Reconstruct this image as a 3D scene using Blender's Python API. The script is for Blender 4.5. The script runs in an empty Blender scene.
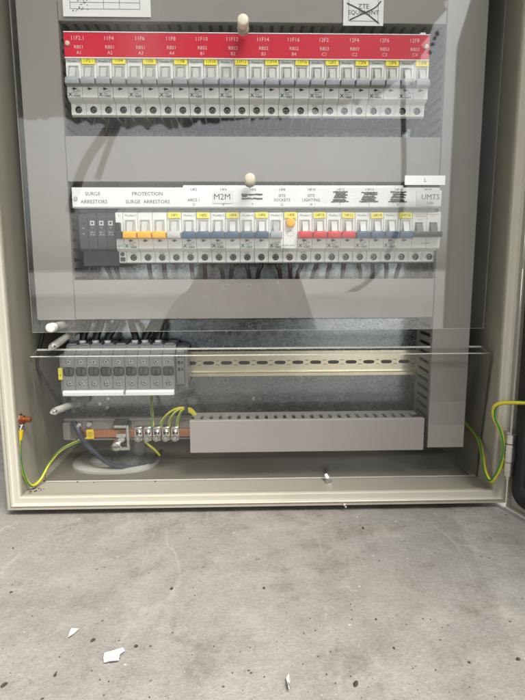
import bpy, bmesh, math, random
from mathutils import Vector, Matrix
random.seed(7)
S = bpy.context.scene
COL = S.collection
RAD = math.radians

# ------------------------------------------------------------------ camera
PITCH, YAW, ROLL = 8.9188, 1.5463, .185
CAM = Vector((.2932, -.6107, .2907)); FPX = 529.7
p, y, r = RAD(PITCH), RAD(YAW), RAD(ROLL)
FW = Vector((math.sin(y)*math.cos(p), math.cos(y)*math.cos(p), -math.sin(p)))
RT = Vector((math.cos(y), -math.sin(y), 0)); DN = FW.cross(RT)
RT2 = RT*math.cos(r) + DN*math.sin(r); DN2 = -RT*math.sin(r) + DN*math.cos(r)
cd = bpy.data.cameras.new('camera'); cam = bpy.data.objects.new('camera', cd); COL.objects.link(cam)
M = Matrix((RT2, -DN2, -FW)).transposed().to_4x4(); M.translation = CAM
cam.matrix_world = M
cd.sensor_fit = 'VERTICAL'; cd.sensor_height = 36; cd.sensor_width = 27
cd.lens = 36*FPX/700; cd.clip_start = .02; cd.clip_end = 500
S.camera = cam
S.render.resolution_x = 768; S.render.resolution_y = 1024

# ------------------------------------------------------------------ light
SUN_EL, SUN_AZ = 56, 150          # degrees; azimuth of the place the sun stands in, clockwise from +Y
w = bpy.data.worlds.new('World'); S.world = w; w.use_nodes = True
nt = w.node_tree; bg = nt.nodes['Background']
sky = nt.nodes.new('ShaderNodeTexSky'); sky.sky_type = 'NISHITA'; sky.sun_disc = False
sky.sun_elevation = RAD(SUN_EL); sky.sun_rotation = RAD(SUN_AZ)
sky.dust_density = 4.0; sky.air_density = 1.0; sky.ozone_density = 1.0
hs = nt.nodes.new('ShaderNodeHueSaturation'); hs.inputs['Saturation'].default_value = .3      # thin overcast
nt.links.new(sky.outputs[0], hs.inputs['Color']); nt.links.new(hs.outputs[0], bg.inputs[0]); bg.inputs[1].default_value = .12
sl = bpy.data.lights.new('sun', 'SUN'); sl.energy = 1.5; sl.angle = RAD(28); sl.color = (1, .95, .88)
so = bpy.data.objects.new('sun', sl); COL.objects.link(so)
e, a = RAD(SUN_EL), RAD(SUN_AZ)
sd = Vector((math.sin(a)*math.cos(e), math.cos(a)*math.cos(e), math.sin(e)))
so.rotation_euler = (-sd).to_track_quat('-Z', 'Y').to_euler()
S.view_settings.view_transform = 'Standard'; S.view_settings.look = 'None'
S.view_settings.exposure = 1.72; S.view_settings.gamma = 1

# ------------------------------------------------------------------ helpers
def at(px, py, Y):
    d = RT2*((px-262.5)/FPX) + DN2*((py-350)/FPX) + FW
    return CAM + d*((Y-CAM.y)/d.y)
def on_floor(px, py, Z):
    d = RT2*((px-262.5)/FPX) + DN2*((py-350)/FPX) + FW
    return CAM + d*((Z-CAM.z)/d.z)

def mat(name, col, rough=.5, metal=0., var=.0, vscale=40., bump=0., bscale=300., spec=.5, coat=0., dirt=0., dirtcol=(.12,.10,.07)):
    m = bpy.data.materials.new(name); m.use_nodes = True
    n = m.node_tree.nodes; L = m.node_tree.links; b = n['Principled BSDF']
    b.inputs['Roughness'].default_value = rough; b.inputs['Metallic'].default_value = metal
    b.inputs['Specular IOR Level'].default_value = spec; b.inputs['Coat Weight'].default_value = coat
    tc = n.new('ShaderNodeTexCoord')
    nz = n.new('ShaderNodeTexNoise'); nz.inputs['Scale'].default_value = vscale; nz.inputs['Detail'].default_value = 5
    L.new(tc.outputs['Object'], nz.inputs['Vector'])
    mx = n.new('ShaderNodeMix'); mx.data_type = 'RGBA'
    mx.inputs[6].default_value = (*[c*(1-var) for c in col], 1); mx.inputs[7].default_value = (*[min(1, c*(1+var)) for c in col], 1)
    L.new(nz.outputs['Fac'], mx.inputs[0]); out = mx.outputs[2]
    if dirt:
        n2 = n.new('ShaderNodeTexNoise'); n2.inputs['Scale'].default_value = vscale*.6; n2.inputs['Detail'].default_value = 9; n2.inputs['Roughness'].default_value = .7
        L.new(tc.outputs['Object'], n2.inputs['Vector'])
        cr = n.new('ShaderNodeValToRGB'); cr.color_ramp.elements[0].position = .55; cr.color_ramp.elements[1].position = .8
        cr.color_ramp.elements[1].color = (dirt, dirt, dirt, 1)
        L.new(n2.outputs['Fac'], cr.inputs[0])
        m2 = n.new('ShaderNodeMix'); m2.data_type = 'RGBA'; m2.inputs[7].default_value = (*dirtcol, 1)
        L.new(cr.outputs[0], m2.inputs[0]); L.new(out, m2.inputs[6]); out = m2.outputs[2]
    L.new(out, b.inputs['Base Color'])
    mr = n.new('ShaderNodeMapRange'); mr.inputs[3].default_value = max(.02, rough-.08); mr.inputs[4].default_value = min(1, rough+.08)
    L.new(nz.outputs['Fac'], mr.inputs[0]); L.new(mr.outputs[0], b.inputs['Roughness'])
    if bump:
        n3 = n.new('ShaderNodeTexNoise'); n3.inputs['Scale'].default_value = bscale; n3.inputs['Detail'].default_value = 3
        L.new(tc.outputs['Object'], n3.inputs['Vector'])
        bp = n.new('ShaderNodeBump'); bp.inputs['Strength'].default_value = bump; bp.inputs['Distance'].default_value = .001
        L.new(n3.outputs['Fac'], bp.inputs['Height']); L.new(bp.outputs[0], b.inputs['Normal'])
    return m

PAINT = mat('beige_powder_coat', (.435, .412, .340), .42, var=.06, vscale=7, bump=.12, bscale=500, dirt=.5, dirtcol=(.24,.21,.16))
DUCT = mat('grey_pvc', (.262, .243, .228), .45, var=.04, vscale=9, bump=.04, bscale=250, dirt=.15, dirtcol=(.2,.18,.15))
WHITE = mat('light_grey_plastic', (.82, .825, .80), .38, var=.03, vscale=25)
OFFW = mat('window_plastic', (.56, .565, .54), .35, var=.03, vscale=30)
GREYT = mat('grey_toggle_plastic', (.34, .36, .38), .4, var=.04)
LGREYT = mat('pale_toggle_plastic', (.55, .56, .55), .4, var=.04)
BLUE = mat('blue_toggle_plastic', (.025, .085, .17), .38, var=.05)
RED = mat('red_toggle_plastic', (.66, .010, .02), .38, var=.05)
YEL = mat('amber_toggle_plastic', (.95, .48, .01), .38, var=.05)
BLACK = mat('black_plastic', (.012, .013, .015), .4, var=.1)
DGREY = mat('dark_grey_plastic', (.045, .05, .056), .42, var=.08, vscale=30, dirt=.1, dirtcol=(.15,.15,.14))
GREEN = mat('green_plastic', (.01, .12, .07), .35)
TERM = mat('terminal_grey_plastic', (.20, .204, .208), .45, var=.05, vscale=30, dirt=.15, dirtcol=(.12,.11,.1))
BSCREW = mat('dull_terminal_screw', (.20, .20, .19), .35, 1, var=.3, vscale=300)
TERMD = mat('smoked_socket_plastic', (.07, .075, .085), .3, var=.15, vscale=60)
TAG = mat('yellow_tag', (.95, .84, .06), .5, var=.03)
INK = mat('black_ink', (.02, .02, .022), .5)
INKG = mat('green_ink', (.02, .16, .11), .5)
INKGREY = mat('grey_ink', (.10, .105, .11), .5)
INKR = mat('red_ink', (.45, .05, .05), .5)
PAPER = mat('white_paper', (.78, .78, .78), .7, var=.02, vscale=15, bump=.03, bscale=60)
LABELW = mat('white_label_plastic', (.86, .87, .88), .4, var=.015, vscale=15)
LABELR = mat('red_label_plastic', (.60, .006, .035), .35, var=.04, vscale=12)
LABELT = mat('engraved_white', (.80, .55, .57), .5)
CREAM = mat('cream_nylon', (.62, .57, .45), .4, var=.04, vscale=60)
PINM = mat('nylon_standoff', (.42, .41, .37), .35, var=.08, vscale=80, dirt=.3)
COPPER = mat('copper', (.62, .27, .14), .36, 1, var=.15, vscale=60, dirt=.3, dirtcol=(.18,.07,.035))
COPO = mat('oxidised_copper_bolt', (.42, .15, .07), .35, .8, var=.2, vscale=90, dirt=.3, dirtcol=(.1,.04,.02))
SCREW = mat('screw_steel', (.70, .70, .68), .28, 1, var=.1, vscale=60, bump=.03, bscale=500)
CABLE = mat('dark_grey_cable', (.028, .040, .062), .42, var=.1, vscale=50)
BCABLE = mat('black_wire', (.012, .012, .013), .38)
GYY = mat('wire_yellow', (.62, .52, .03), .4, var=.05)
GYG = mat('wire_green', (.02, .22, .05), .4, var=.05)
FLOORP = mat('dusty_shade_floor', (.185, .168, .132), .6, var=.2, vscale=14, dirt=.6, dirtcol=(.09,.075,.055), bump=.1, bscale=200)  # dark tone stands in for shade on the cabinet floor, with dirt blotches
YLUG = mat('yellow_insulation', (.75, .52, .01), .4)
RUBBER = mat('black_gasket_rubber', (.012, .012, .013), .55, var=.2)
SUPP = mat('support_grey', (.19, .185, .17), .5, var=.06)
GLAND = mat('gland_plate_grey', (.44, .44, .40), .5, var=.05, vscale=15, dirt=.4)
MEMB = mat('gland_membrane', (.22, .22, .21), .5, var=.05)
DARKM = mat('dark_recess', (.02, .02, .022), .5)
DIRT = mat('dirt_crumb', (.05, .038, .028), .9, var=.4, vscale=200)

def zinc(name, base, rough):
    m = mat(name, base, rough, 1, var=.10, vscale=5)
    n = m.node_tree.nodes; L = m.node_tree.links; b = n['Principled BSDF']
    tc = n.new('ShaderNodeTexCoord'); v = n.new('ShaderNodeTexVoronoi'); v.inputs['Scale'].default_value = 210
    nz = n.new('ShaderNodeTexNoise'); nz.inputs['Scale'].default_value = 60; nz.inputs['Detail'].default_value = 6
    ad = n.new('ShaderNodeMix'); ad.data_type = 'VECTOR'; ad.inputs[0].default_value = .08
    L.new(tc.outputs['Object'], ad.inputs[4]); L.new(nz.outputs['Color'], ad.inputs[5]); L.new(tc.outputs['Object'], nz.inputs['Vector'])
    L.new(ad.outputs[1], v.inputs['Vector'])
    sp = n.new('ShaderNodeSeparateColor'); L.new(v.outputs['Color'], sp.inputs[0])
    mr = n.new('ShaderNodeMapRange'); mr.inputs[3].default_value = rough-.05; mr.inputs[4].default_value = rough+.09
    L.new(sp.outputs[0], mr.inputs[0]); L.new(mr.outputs[0], b.inputs['Roughness'])
    mx = n.new('ShaderNodeMix'); mx.data_type = 'RGBA'
    mx.inputs[6].default_value = (*[c*.90 for c in base], 1); mx.inputs[7].default_value = (*[min(1, c*1.08) for c in base], 1)
    L.new(sp.outputs[1], mx.inputs[0]); L.new(mx.outputs[2], b.inputs['Base Color'])
    return m
ZINC = zinc('galvanised_steel', (.26, .30, .32), .21)
RAILM = mat('zinc_passivated_rail', (.88, .83, .66), .24, 1, var=.10, vscale=22, bump=.12, bscale=45)

def clear():
    m = bpy.data.materials.new('clear_acrylic'); m.use_nodes = True
    n = m.node_tree.nodes; L = m.node_tree.links; n.remove(n['Principled BSDF'])
    o = n['Material Output']; t = n.new('ShaderNodeBsdfTransparent'); g = n.new('ShaderNodeBsdfGlossy'); f = n.new('ShaderNodeFresnel')
    t.inputs[0].default_value = (.965, .97, .965, 1); g.inputs['Roughness'].default_value = .022
    geo = n.new('ShaderNodeNewGeometry')   # same reflectance from either face of the thin sheet
    io = n.new('ShaderNodeMath'); io.operation = 'MULTIPLY_ADD'; io.inputs[1].default_value = -.919; io.inputs[2].default_value = 1.56
    L.new(geo.outputs['Backfacing'], io.inputs[0]); L.new(io.outputs[0], f.inputs[0])
    mx = n.new('ShaderNodeMixShader'); L.new(f.outputs[0], mx.inputs[0]); L.new(t.outputs[0], mx.inputs[1]); L.new(g.outputs[0], mx.inputs[2])
    # faint scuffs and dust lying on the sheet
    d = n.new('ShaderNodeBsdfDiffuse'); d.inputs[0].default_value = (.7, .69, .66, 1)
    tc = n.new('ShaderNodeTexCoord'); nz = n.new('ShaderNodeTexNoise'); nz.inputs['Scale'].default_value = 9; nz.inputs['Detail'].default_value = 8
    mp = n.new('ShaderNodeMapping'); mp.inputs['Scale'].default_value = (1, 1, .35); mp.inputs['Rotation'].default_value = (0, .5, 0)
    L.new(tc.outputs['Object'], mp.inputs[0]); L.new(mp.outputs[0], nz.inputs['Vector'])
    mr = n.new('ShaderNodeMapRange'); mr.inputs[1].default_value = .45; mr.inputs[2].default_value = .8; mr.inputs[3].default_value = .002; mr.inputs[4].default_value = .045
    L.new(nz.outputs['Fac'], mr.inputs[0])
    sc = n.new('ShaderNodeMapping'); sc.inputs['Scale'].default_value = (220, 1, 9); sc.inputs['Rotation'].default_value = (0, .35, 0); L.new(tc.outputs['Object'], sc.inputs[0])
    sn = n.new('ShaderNodeTexNoise'); sn.inputs['Scale'].default_value = 1; sn.inputs['Detail'].default_value = 3; sn.inputs['Distortion'].default_value = .4; L.new(sc.outputs[0], sn.inputs['Vector'])
    sr = n.new('ShaderNodeMapRange'); sr.inputs[1].default_value = .70; sr.inputs[2].default_value = .78; sr.inputs[3].default_value = 0; sr.inputs[4].default_value = .10; L.new(sn.outputs['Fac'], sr.inputs[0])
    sa = n.new('ShaderNodeMath'); sa.operation = 'ADD'; L.new(mr.outputs[0], sa.inputs[0]); L.new(sr.outputs[0], sa.inputs[1])
    m2 = n.new('ShaderNodeMixShader'); L.new(sa.outputs[0], m2.inputs[0]); L.new(mx.outputs[0], m2.inputs[1]); L.new(d.outputs[0], m2.inputs[2])
    L.new(m2.outputs[0], o.inputs[0])
    return m
CLEAR = clear()
EDGE = mat('lit_acrylic_edge', (.62, .61, .57), .25, var=.1)  # bright edge line put into the colour, top and bottom edges
EDGES = mat('shaded_acrylic_edge', (.20, .195, .18), .3, var=.2)  # dimmer copy, side edges painted as unlit

class MB:
    def __init__(s): s.v = []; s.f = []; s.m = []; s.mats = []
    def mi(s, m):
        if m not in s.mats: s.mats.append(m)
        return s.mats.index(m)
    def face(s, pts, m):
        b = len(s.v); s.v += [tuple(q) for q in pts]; s.f.append(tuple(range(b, b+len(pts)))); s.m.append(s.mi(m))
    def box(s, x0, x1, y0, y1, z0, z1, m, bv=0.):
        if bv:
            c = [(x0+bv, z0), (x1-bv, z0), (x1, z0+bv), (x1, z1-bv), (x1-bv, z1), (x0+bv, z1), (x0, z1-bv), (x0, z0+bv)]
            i = [(x0+bv*1.3, z0+bv), (x1-bv*1.3, z0+bv), (x1-bv, z0+bv*1.3), (x1-bv, z1-bv*1.3), (x1-bv*1.3, z1-bv), (x0+bv*1.3, z1-bv), (x0+bv, z1-bv*1.3), (x0+bv, z0+bv*1.3)]
            s.loft([[(a, y0, b) for a, b in i], [(a, y0+bv, b) for a, b in c], [(a, y1, b) for a, b in c]], m)
            return
        s.loft([[(x0, y0, z0), (x1, y0, z0), (x1, y0, z1), (x0, y0, z1)], [(x0, y1, z0), (x1, y1, z0), (x1, y1, z1), (x0, y1, z1)]], m)
    def loft(s, rings, m, caps=True):
        b = len(s.v); n = len(rings[0]); k = s.mi(m)
        for r_ in rings: s.v += [tuple(q) for q in r_]
        for j in range(len(rings)-1):
            for i in range(n):
                a, c = b+j*n+i, b+j*n+(i+1) % n
                s.f.append((a, c, c+n, a+n)); s.m.append(k)
        if caps:
            s.f.append(tuple(range(b+n-1, b-1, -1))); s.m.append(k)
            e_ = b+(len(rings)-1)*n; s.f.append(tuple(range(e_, e_+n))); s.m.append(k)
    def extr(s, prof, x0, x1, m, skip=()):          # profile of (Y, Z) swept along X
        n = len(prof); k = s.mi(m); b = len(s.v)
        s.v += [(x0, *q) for q in prof] + [(x1, *q) for q in prof]
        for i in range(n):
            if i in skip: continue
            j = (i+1) % n; s.f.append((b+i, b+j, b+n+j, b+n+i)); s.m.append(k)
        s.f.append(tuple(range(b, b+n))); s.m.append(k); s.f.append(tuple(range(b+2*n-1, b+n-1, -1))); s.m.append(k)
    def cyl(s, p0, p1, r0, r1=None, m=None, n=14, caps=True):
        p0, p1 = Vector(p0), Vector(p1); d = (p1-p0).normalized()
        u = d.orthogonal().normalized(); v = d.cross(u); r1 = r0 if r1 is None else r1
        s.loft([[p0+(u*math.cos(t)+v*math.sin(t))*r0 for t in [2*math.pi*i/n for i in range(n)]],
                [p1+(u*math.cos(t)+v*math.sin(t))*r1 for t in [2*math.pi*i/n for i in range(n)]]], m, caps)
    def dome(s, c, ax, r_, h, m, n=14):              # low dome from centre c along ax
        c = Vector(c); d = Vector(ax).normalized(); u = d.orthogonal().normalized(); v = d.cross(u)
        s.loft([[c + d*(h*math.sin(q)) + (u*math.cos(t)+v*math.sin(t))*(r_*math.cos(q)+1e-5) for t in [2*math.pi*i/n for i in range(n)]] for q in (0, .4, .8, 1.15, 1.5)], m)
    def hole(s, x0, x1, z0, z1, Y, cx, cz, rx, rz, depth, m, md, n=16, pw=1.):
        k = s.mi(m); kd = s.mi(md); b = len(s.v); pts = []
        for i in range(n):
            t = 2*math.pi*(i+.5)/n; c, q = math.cos(t), math.sin(t)
            c2 = math.copysign(abs(c)**pw, c); q2 = math.copysign(abs(q)**pw, q)
            sc = 1/max(abs(c), abs(q)); ox, oz = c*sc, q*sc
            X = cx+ox*(x1-cx) if ox > 0 else cx+ox*(cx-x0); Z = cz+oz*(z1-cz) if oz > 0 else cz+oz*(cz-z0)
            if abs(abs(ox)-1) < .13 and False: pass
            pts.append(((X, Y, Z), (cx+c2*rx, Y, cz+q2*rz), (cx+c2*rx, Y+depth, cz+q2*rz)))
        # corners
        for a_ in pts: s.v += a_
        for i in range(n):
            j = (i+1) % n
            s.f.append((b+3*i, b+3*j, b+3*j+1, b+3*i+1)); s.m.append(k)
            s.f.append((b+3*i+1, b+3*j+1, b+3*j+2, b+3*i+2)); s.m.append(kd)
        s.f.append(tuple(b+3*i+2 for i in range(n))); s.m.append(kd)
        for sx, sz in ((x0, z0), (x1, z0), (x1, z1), (x0, z1)):      # fill the four corner triangles
            near = sorted(range(n), key=lambda i: (pts[i][0][0]-sx)**2+(pts[i][0][2]-sz)**2)[:2]
            q = len(s.v); s.v.append((sx, Y, sz)); s.f.append((q, b+3*near[0], b+3*near[1])); s.m.append(k)
    def text(s, st, cx, cz, Y, size, m, sx=1., rot=0.):
        me = text_mesh(st); b = len(s.v); k = s.mi(m); c, q = math.cos(rot), math.sin(rot)
        for (x, z) in me[0]:
            x *= size*sx; z *= size
            s.v.append((cx+x*c-z*q, Y, cz+x*q+z*c))
        for f_ in me[1]: s.f.append(tuple(b+i for i in f_)); s.m.append(k)
    def build(s, name, parent=None, smooth=False, origin=None):
        me = bpy.data.meshes.new(name)
        o = Vector(origin) if origin is not None else Vector((0, 0, 0))
        me.from_pydata([tuple(Vector(q)-o) for q in s.v], [], s.f)
        for m_ in s.mats: me.materials.append(m_)
        me.polygons.foreach_set('material_index', s.m)
        bm = bmesh.new(); bm.from_mesh(me); bmesh.ops.recalc_face_normals(bm, faces=bm.faces); bm.to_mesh(me); bm.free()
        if smooth:
            me.polygons.foreach_set('use_smooth', [True]*len(me.polygons)); me.set_sharp_from_angle(angle=RAD(42))
        return link(name, me, parent, o)
def link(name, me, parent=None, loc=(0, 0, 0)):
    ob = bpy.data.objects.new(name, me); COL.objects.link(ob); ob.location = loc
    if parent: ob.parent = parent
    return ob
TC = {}
def text_mesh(st):
    if st in TC: return TC[st]
    cu = bpy.data.curves.new('txt', 'FONT'); cu.body = st; cu.align_x = 'CENTER'; cu.align_y = 'CENTER'; cu.resolution_u = 2; cu.size = 1
    ob = bpy.data.objects.new('txt', cu); COL.objects.link(ob); bpy.context.view_layer.update()
    me = bpy.data.meshes.new_from_object(ob.evaluated_get(bpy.context.evaluated_depsgraph_get()))
    res = ([(v.co.x, v.co.y) for v in me.vertices], [tuple(p_.vertices) for p_ in me.polygons])
    bpy.data.objects.remove(ob); bpy.data.curves.remove(cu); bpy.data.meshes.remove(me)
    TC[st] = res; return res
def thing(name, label, cat, loc=(0, 0, 0), group=None):
    o = bpy.data.objects.new(name, None); COL.objects.link(o); o.location = loc; o.empty_display_size = .01
    return tag(o, label, cat, group)
def tag(o, label, cat, group=None, kind=None):
    if label: o['label'] = label
    if cat: o['category'] = cat
    if group: o['group'] = group
    if kind: o['kind'] = kind
    return o
def spline(pts, step=6):
    P_ = [Vector(q) for q in pts]; P_ = [P_[0]*2-P_[1]] + P_ + [P_[-1]*2-P_[-2]]; out = []
    for i in range(1, len(P_)-2):
        for k in range(step):
            t = k/step; a_, b_, c_, d_ = P_[i-1:i+3]
            out.append(.5*((2*b_)+(c_-a_)*t+(2*a_-5*b_+4*c_-d_)*t*t+(3*b_-a_-3*c_+d_)*t**3))
    out.append(P_[-2]); return out
def tube(mb, pts, rad, m, m2=None, n=12, twist=0., step=6):
    Q = spline(pts, step); b = len(mb.v); u = None
    for i, q in enumerate(Q):
        d = (Q[min(i+1, len(Q)-1)]-Q[max(i-1, 0)]).normalized()
        u = d.orthogonal().normalized() if u is None else (u-d*u.dot(d)).normalized()
        v = d.cross(u)
        for k in range(n):
            t = 2*math.pi*k/n+twist*i; mb.v.append(tuple(q+(u*math.cos(t)+v*math.sin(t))*rad))
    ka = mb.mi(m); kb = mb.mi(m2) if m2 else ka
    for i in range(len(Q)-1):
        for k in range(n):
            a_, c_ = b+i*n+k, b+i*n+(k+1) % n
            mb.f.append((a_, c_, c_+n, a_+n)); mb.m.append(kb if k in (0, 1, 6, 7) else ka)
    mb.f.append(tuple(range(b, b+n))); mb.m.append(ka); e_ = b+(len(Q)-1)*n; mb.f.append(tuple(range(e_, e_+n))); mb.m.append(ka)

# ------------------------------------------------------------------ ground
GZ = -.008
gm = bpy.data.materials.new('weathered_concrete'); gm.use_nodes = True
def concrete(m, base, k=1.):
    n = m.node_tree.nodes; L = m.node_tree.links; b = n['Principled BSDF']; b.inputs['Roughness'].default_value = .85
    tc = n.new('ShaderNodeTexCoord'); C_ = tc.outputs['Object']
    def noise(sc, det=6, ro=.6):
        q = n.new('ShaderNodeTexNoise'); q.inputs['Scale'].default_value = sc; q.inputs['Detail'].default_value = det; q.inputs['Roughness'].default_value = ro
        L.new(C_, q.inputs['Vector']); return q.outputs['Fac']
    def ramp(src, p0, p1, c0=(0, 0, 0, 1), c1=(1, 1, 1, 1)):
        q = n.new('ShaderNodeValToRGB'); q.color_ramp.elements[0].position = p0; q.color_ramp.elements[1].position = p1
        q.color_ramp.elements[0].color = c0; q.color_ramp.elements[1].color = c1; L.new(src, q.inputs[0]); return q.outputs[0]
    def mix(f, a_, c_, col=True):
        q = n.new('ShaderNodeMix'); q.data_type = 'RGBA'
        if isinstance(f, float): q.inputs[0].default_value = f
        else: L.new(f, q.inputs[0])
        for s_, v in ((6, a_), (7, c_)):
            if isinstance(v, tuple): q.inputs[s_].default_value = (*v, 1)
            else: L.new(v, q.inputs[s_])
        return q.outputs[2]
    bs = lambda f: tuple(c*f for c in base)
    big = ramp(noise(4.5, 8, .65), .34, .66); med = ramp(noise(28, 8, .7), .36, .64); fine = ramp(noise(260, 4, .7), .38, .62); vf = ramp(noise(900, 2), .35, .65)
    c = mix(big, bs(.70), bs(1.20)); c = mix(.62, c, mix(med, bs(.66), bs(1.32))); c = mix(.3, c, mix(fine, bs(.68), bs(1.32))); c = mix(.22, c, mix(vf, bs(.6), bs(1.4)))
    vo = n.new('ShaderNodeTexVoronoi'); vo.inputs['Scale'].default_value = 150; vo.inputs['Randomness'].default_value = 1; L.new(C_, vo.inputs['Vector'])
    pit = ramp(vo.outputs['Distance'], .08, .22, (1, 1, 1, 1), (0, 0, 0, 1))
    sp = n.new('ShaderNodeSeparateColor'); L.new(vo.outputs['Color'], sp.inputs[0])
    gate = ramp(sp.outputs[0], .955, .97); pm = n.new('ShaderNodeMath'); pm.operation = 'MULTIPLY'; L.new(pit, pm.inputs[0]); L.new(gate, pm.inputs[1])
    c = mix(pm.outputs[0], c, (.07, .055, .04))
    gate2 = ramp(sp.outputs[1], .988, .992); pm2 = n.new('ShaderNodeMath'); pm2.operation = 'MULTIPLY'; L.new(pit, pm2.inputs[0]); L.new(gate2, pm2.inputs[1])
    c = mix(pm2.outputs[0], c, (.62, .6, .55))
    st = ramp(noise(15, 12, .80), .52, .64); c = mix(st, c, mix(.6, c, (base[0]*.55, base[1]*.50, base[2]*.45)))
    pl = ramp(noise(19, 10, .75), .54, .66); c = mix(pl, c, mix(.5, c, bs(1.45)))
    # scrapes and hairline cracks
    mp = n.new('ShaderNodeMapping'); mp.inputs['Rotation'].default_value = (0, 0, .5); mp.inputs['Scale'].default_value = (1.6, .7, 1); L.new(C_, mp.inputs[0])
    nn = n.new('ShaderNodeTexNoise'); nn.inputs['Scale'].default_value = 14; nn.inputs['Detail'].default_value = 6; L.new(mp.outputs[0], nn.inputs['Vector'])
    vm = n.new('ShaderNodeMix'); vm.data_type = 'VECTOR'; vm.inputs[0].default_value = .07; L.new(mp.outputs[0], vm.inputs[4]); L.new(nn.outputs['Color'], vm.inputs[5])
    ve = n.new('ShaderNodeTexVoronoi'); ve.feature = 'DISTANCE_TO_EDGE'; ve.inputs['Scale'].default_value = 4.2; L.new(vm.outputs[1], ve.inputs['Vector'])
    ck = ramp(ve.outputs['Distance'], .0, .016, (1, 1, 1, 1), (0, 0, 0, 1))
    gk = ramp(noise(6, 3), .50, .62); pk = n.new('ShaderNodeMath'); pk.operation = 'MULTIPLY'; L.new(ck, pk.inputs[0]); L.new(gk, pk.inputs[1])
    hk = n.new('ShaderNodeMath'); hk.operation = 'MULTIPLY'; hk.inputs[1].default_value = .45; L.new(pk.outputs[0], hk.inputs[0])
    c = mix(hk.outputs[0], c, bs(1.55))
    mp2 = n.new('ShaderNodeMapping'); mp2.inputs['Rotation'].default_value = (0, 0, .9); mp2.inputs['Scale'].default_value = (60, 2.2, 1); L.new(C_, mp2.inputs[0])
    tn = n.new('ShaderNodeTexNoise'); tn.inputs['Scale'].default_value = 1.6; tn.inputs['Detail'].default_value = 4; tn.inputs['Distortion'].default_value = .6; L.new(mp2.outputs[0], tn.inputs['Vector'])
    tr = ramp(tn.outputs['Fac'], .60, .72); tg = ramp(noise(7, 4), .48, .60); tm = n.new('ShaderNodeMath'); tm.operation = 'MULTIPLY'; L.new(tr, tm.inputs[0]); L.new(tg, tm.inputs[1])
    th2 = n.new('ShaderNodeMath'); th2.operation = 'MULTIPLY'; th2.inputs[1].default_value = .4; L.new(tm.outputs[0], th2.inputs[0]); c = mix(th2.outputs[0], c, bs(1.4))
    L.new(c, b.inputs['Base Color'])
    h = n.new('ShaderNodeMath'); h.operation = 'MULTIPLY_ADD'; h.inputs[1].default_value = .6; L.new(fine, h.inputs[0]); L.new(med, h.inputs[2])
    h2 = n.new('ShaderNodeMath'); h2.operation = 'SUBTRACT'; L.new(h.outputs[0], h2.inputs[0]); L.new(pm.outputs[0], h2.inputs[1])
    bp = n.new('ShaderNodeBump'); bp.inputs['Strength'].default_value = .5; bp.inputs['Distance'].default_value = .0009
    L.new(h2.outputs[0], bp.inputs['Height']); L.new(bp.outputs[0], b.inputs['Normal'])
concrete(gm, (.265, .253, .232))
g = MB()
N = 60
g.face([(-60, -60, GZ), (60, -60, GZ), (60, 60, GZ), (-60, 60, GZ)], gm)
tag(g.build('ground'), None, None, kind='structure')
pm_ = bpy.data.materials.new('pale_concrete_skim'); pm_.use_nodes = True; concrete(pm_, (.31, .297, .272))
g = MB()
edge = [on_floor(a_, b_, GZ) for a_, b_ in ((438, 470), (445, 492), (452, 512), (462, 532), (472, 552), (481, 573), (490, 592), (497, 615), (503, 633), (512, 648), (524, 660), (545, 668), (590, 690))]
rnd = random.Random(3); pe = []
for q in spline(edge, 5): pe.append((q.x+rnd.uniform(-.0015, .0015), q.y+rnd.uniform(-.0015, .0015)))
poly = pe + [(1.6, -.35), (1.6, .5), (.75, .5)]
n_ = len(poly)
g.loft([[(x, y_, GZ+.0) for x, y_ in poly], [(x+.0040 if i < len(pe) else x, y_, GZ+.0010) for i, (x, y_) in enumerate(poly)]], pm_)
tag(g.build('ground_patch'), None, None, kind='structure')

# unseen blockers added to shape the light: roof slab overhead, wall at left
BLOCKER = mat('blocker_plaster', (.45, .44, .41), .9, var=.15, vscale=2)
m = MB(); m.box(-1.15, 5.0, -1.15, 2.5, 2.25, 2.40, BLOCKER); tag(m.build('blocker_roof'), None, None, kind='structure')
m = MB(); m.box(-1.15, -1.0, -1.15, 2.5, GZ, 2.249, BLOCKER); tag(m.build('blocker_wall'), None, None, kind='structure')
OPP = mat('dark_crown_leaves', (.045, .06, .035), .9, var=.5, vscale=6)
BARK = mat('dark_bark', (.06, .05, .04), .9, var=.4, vscale=12)
MD = 6.07
def mir(a_, b_, d=MD): return (.293+(a_-243)/530*d, .29+(276-b_)/530*d)
added_tree = thing('added_tree', 'dark crown and limbs added out of view to darken the mirror image in the clear covers', 'added_tree', (-.6, -5.6, GZ))  # added out of view so the covers mirror a dark crown
m = MB(); rnd = random.Random(9)
base = [mir(*q) for q in ((-620, 60), (-200, 95), (40, 118), (130, 126), (230, 118), (330, 108), (385, 92), (408, 70), (432, 28), (455, -60), (380, -150), (100, -190), (-300, -180), (-600, -120))]
out_ = []
for a_, b_ in zip(base, base[1:]+base[:1]):
    L_ = math.hypot(b_[0]-a_[0], b_[1]-a_[1]); n_ = max(2, int(L_/.06))
    for q in range(n_): out_.append((a_[0]+(b_[0]-a_[0])*q/n_+rnd.uniform(-.06, .06), a_[1]+(b_[1]-a_[1])*q/n_+rnd.uniform(-.05, .05)))
m.loft([[(x, -5.45, z) for x, z in out_], [(x+rnd.uniform(-.05, .05), -5.8, z+rnd.uniform(-.05, .05)) for x, z in out_], [(x*.97, -6.3, z*.97+.05) for x, z in out_]], OPP)
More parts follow.
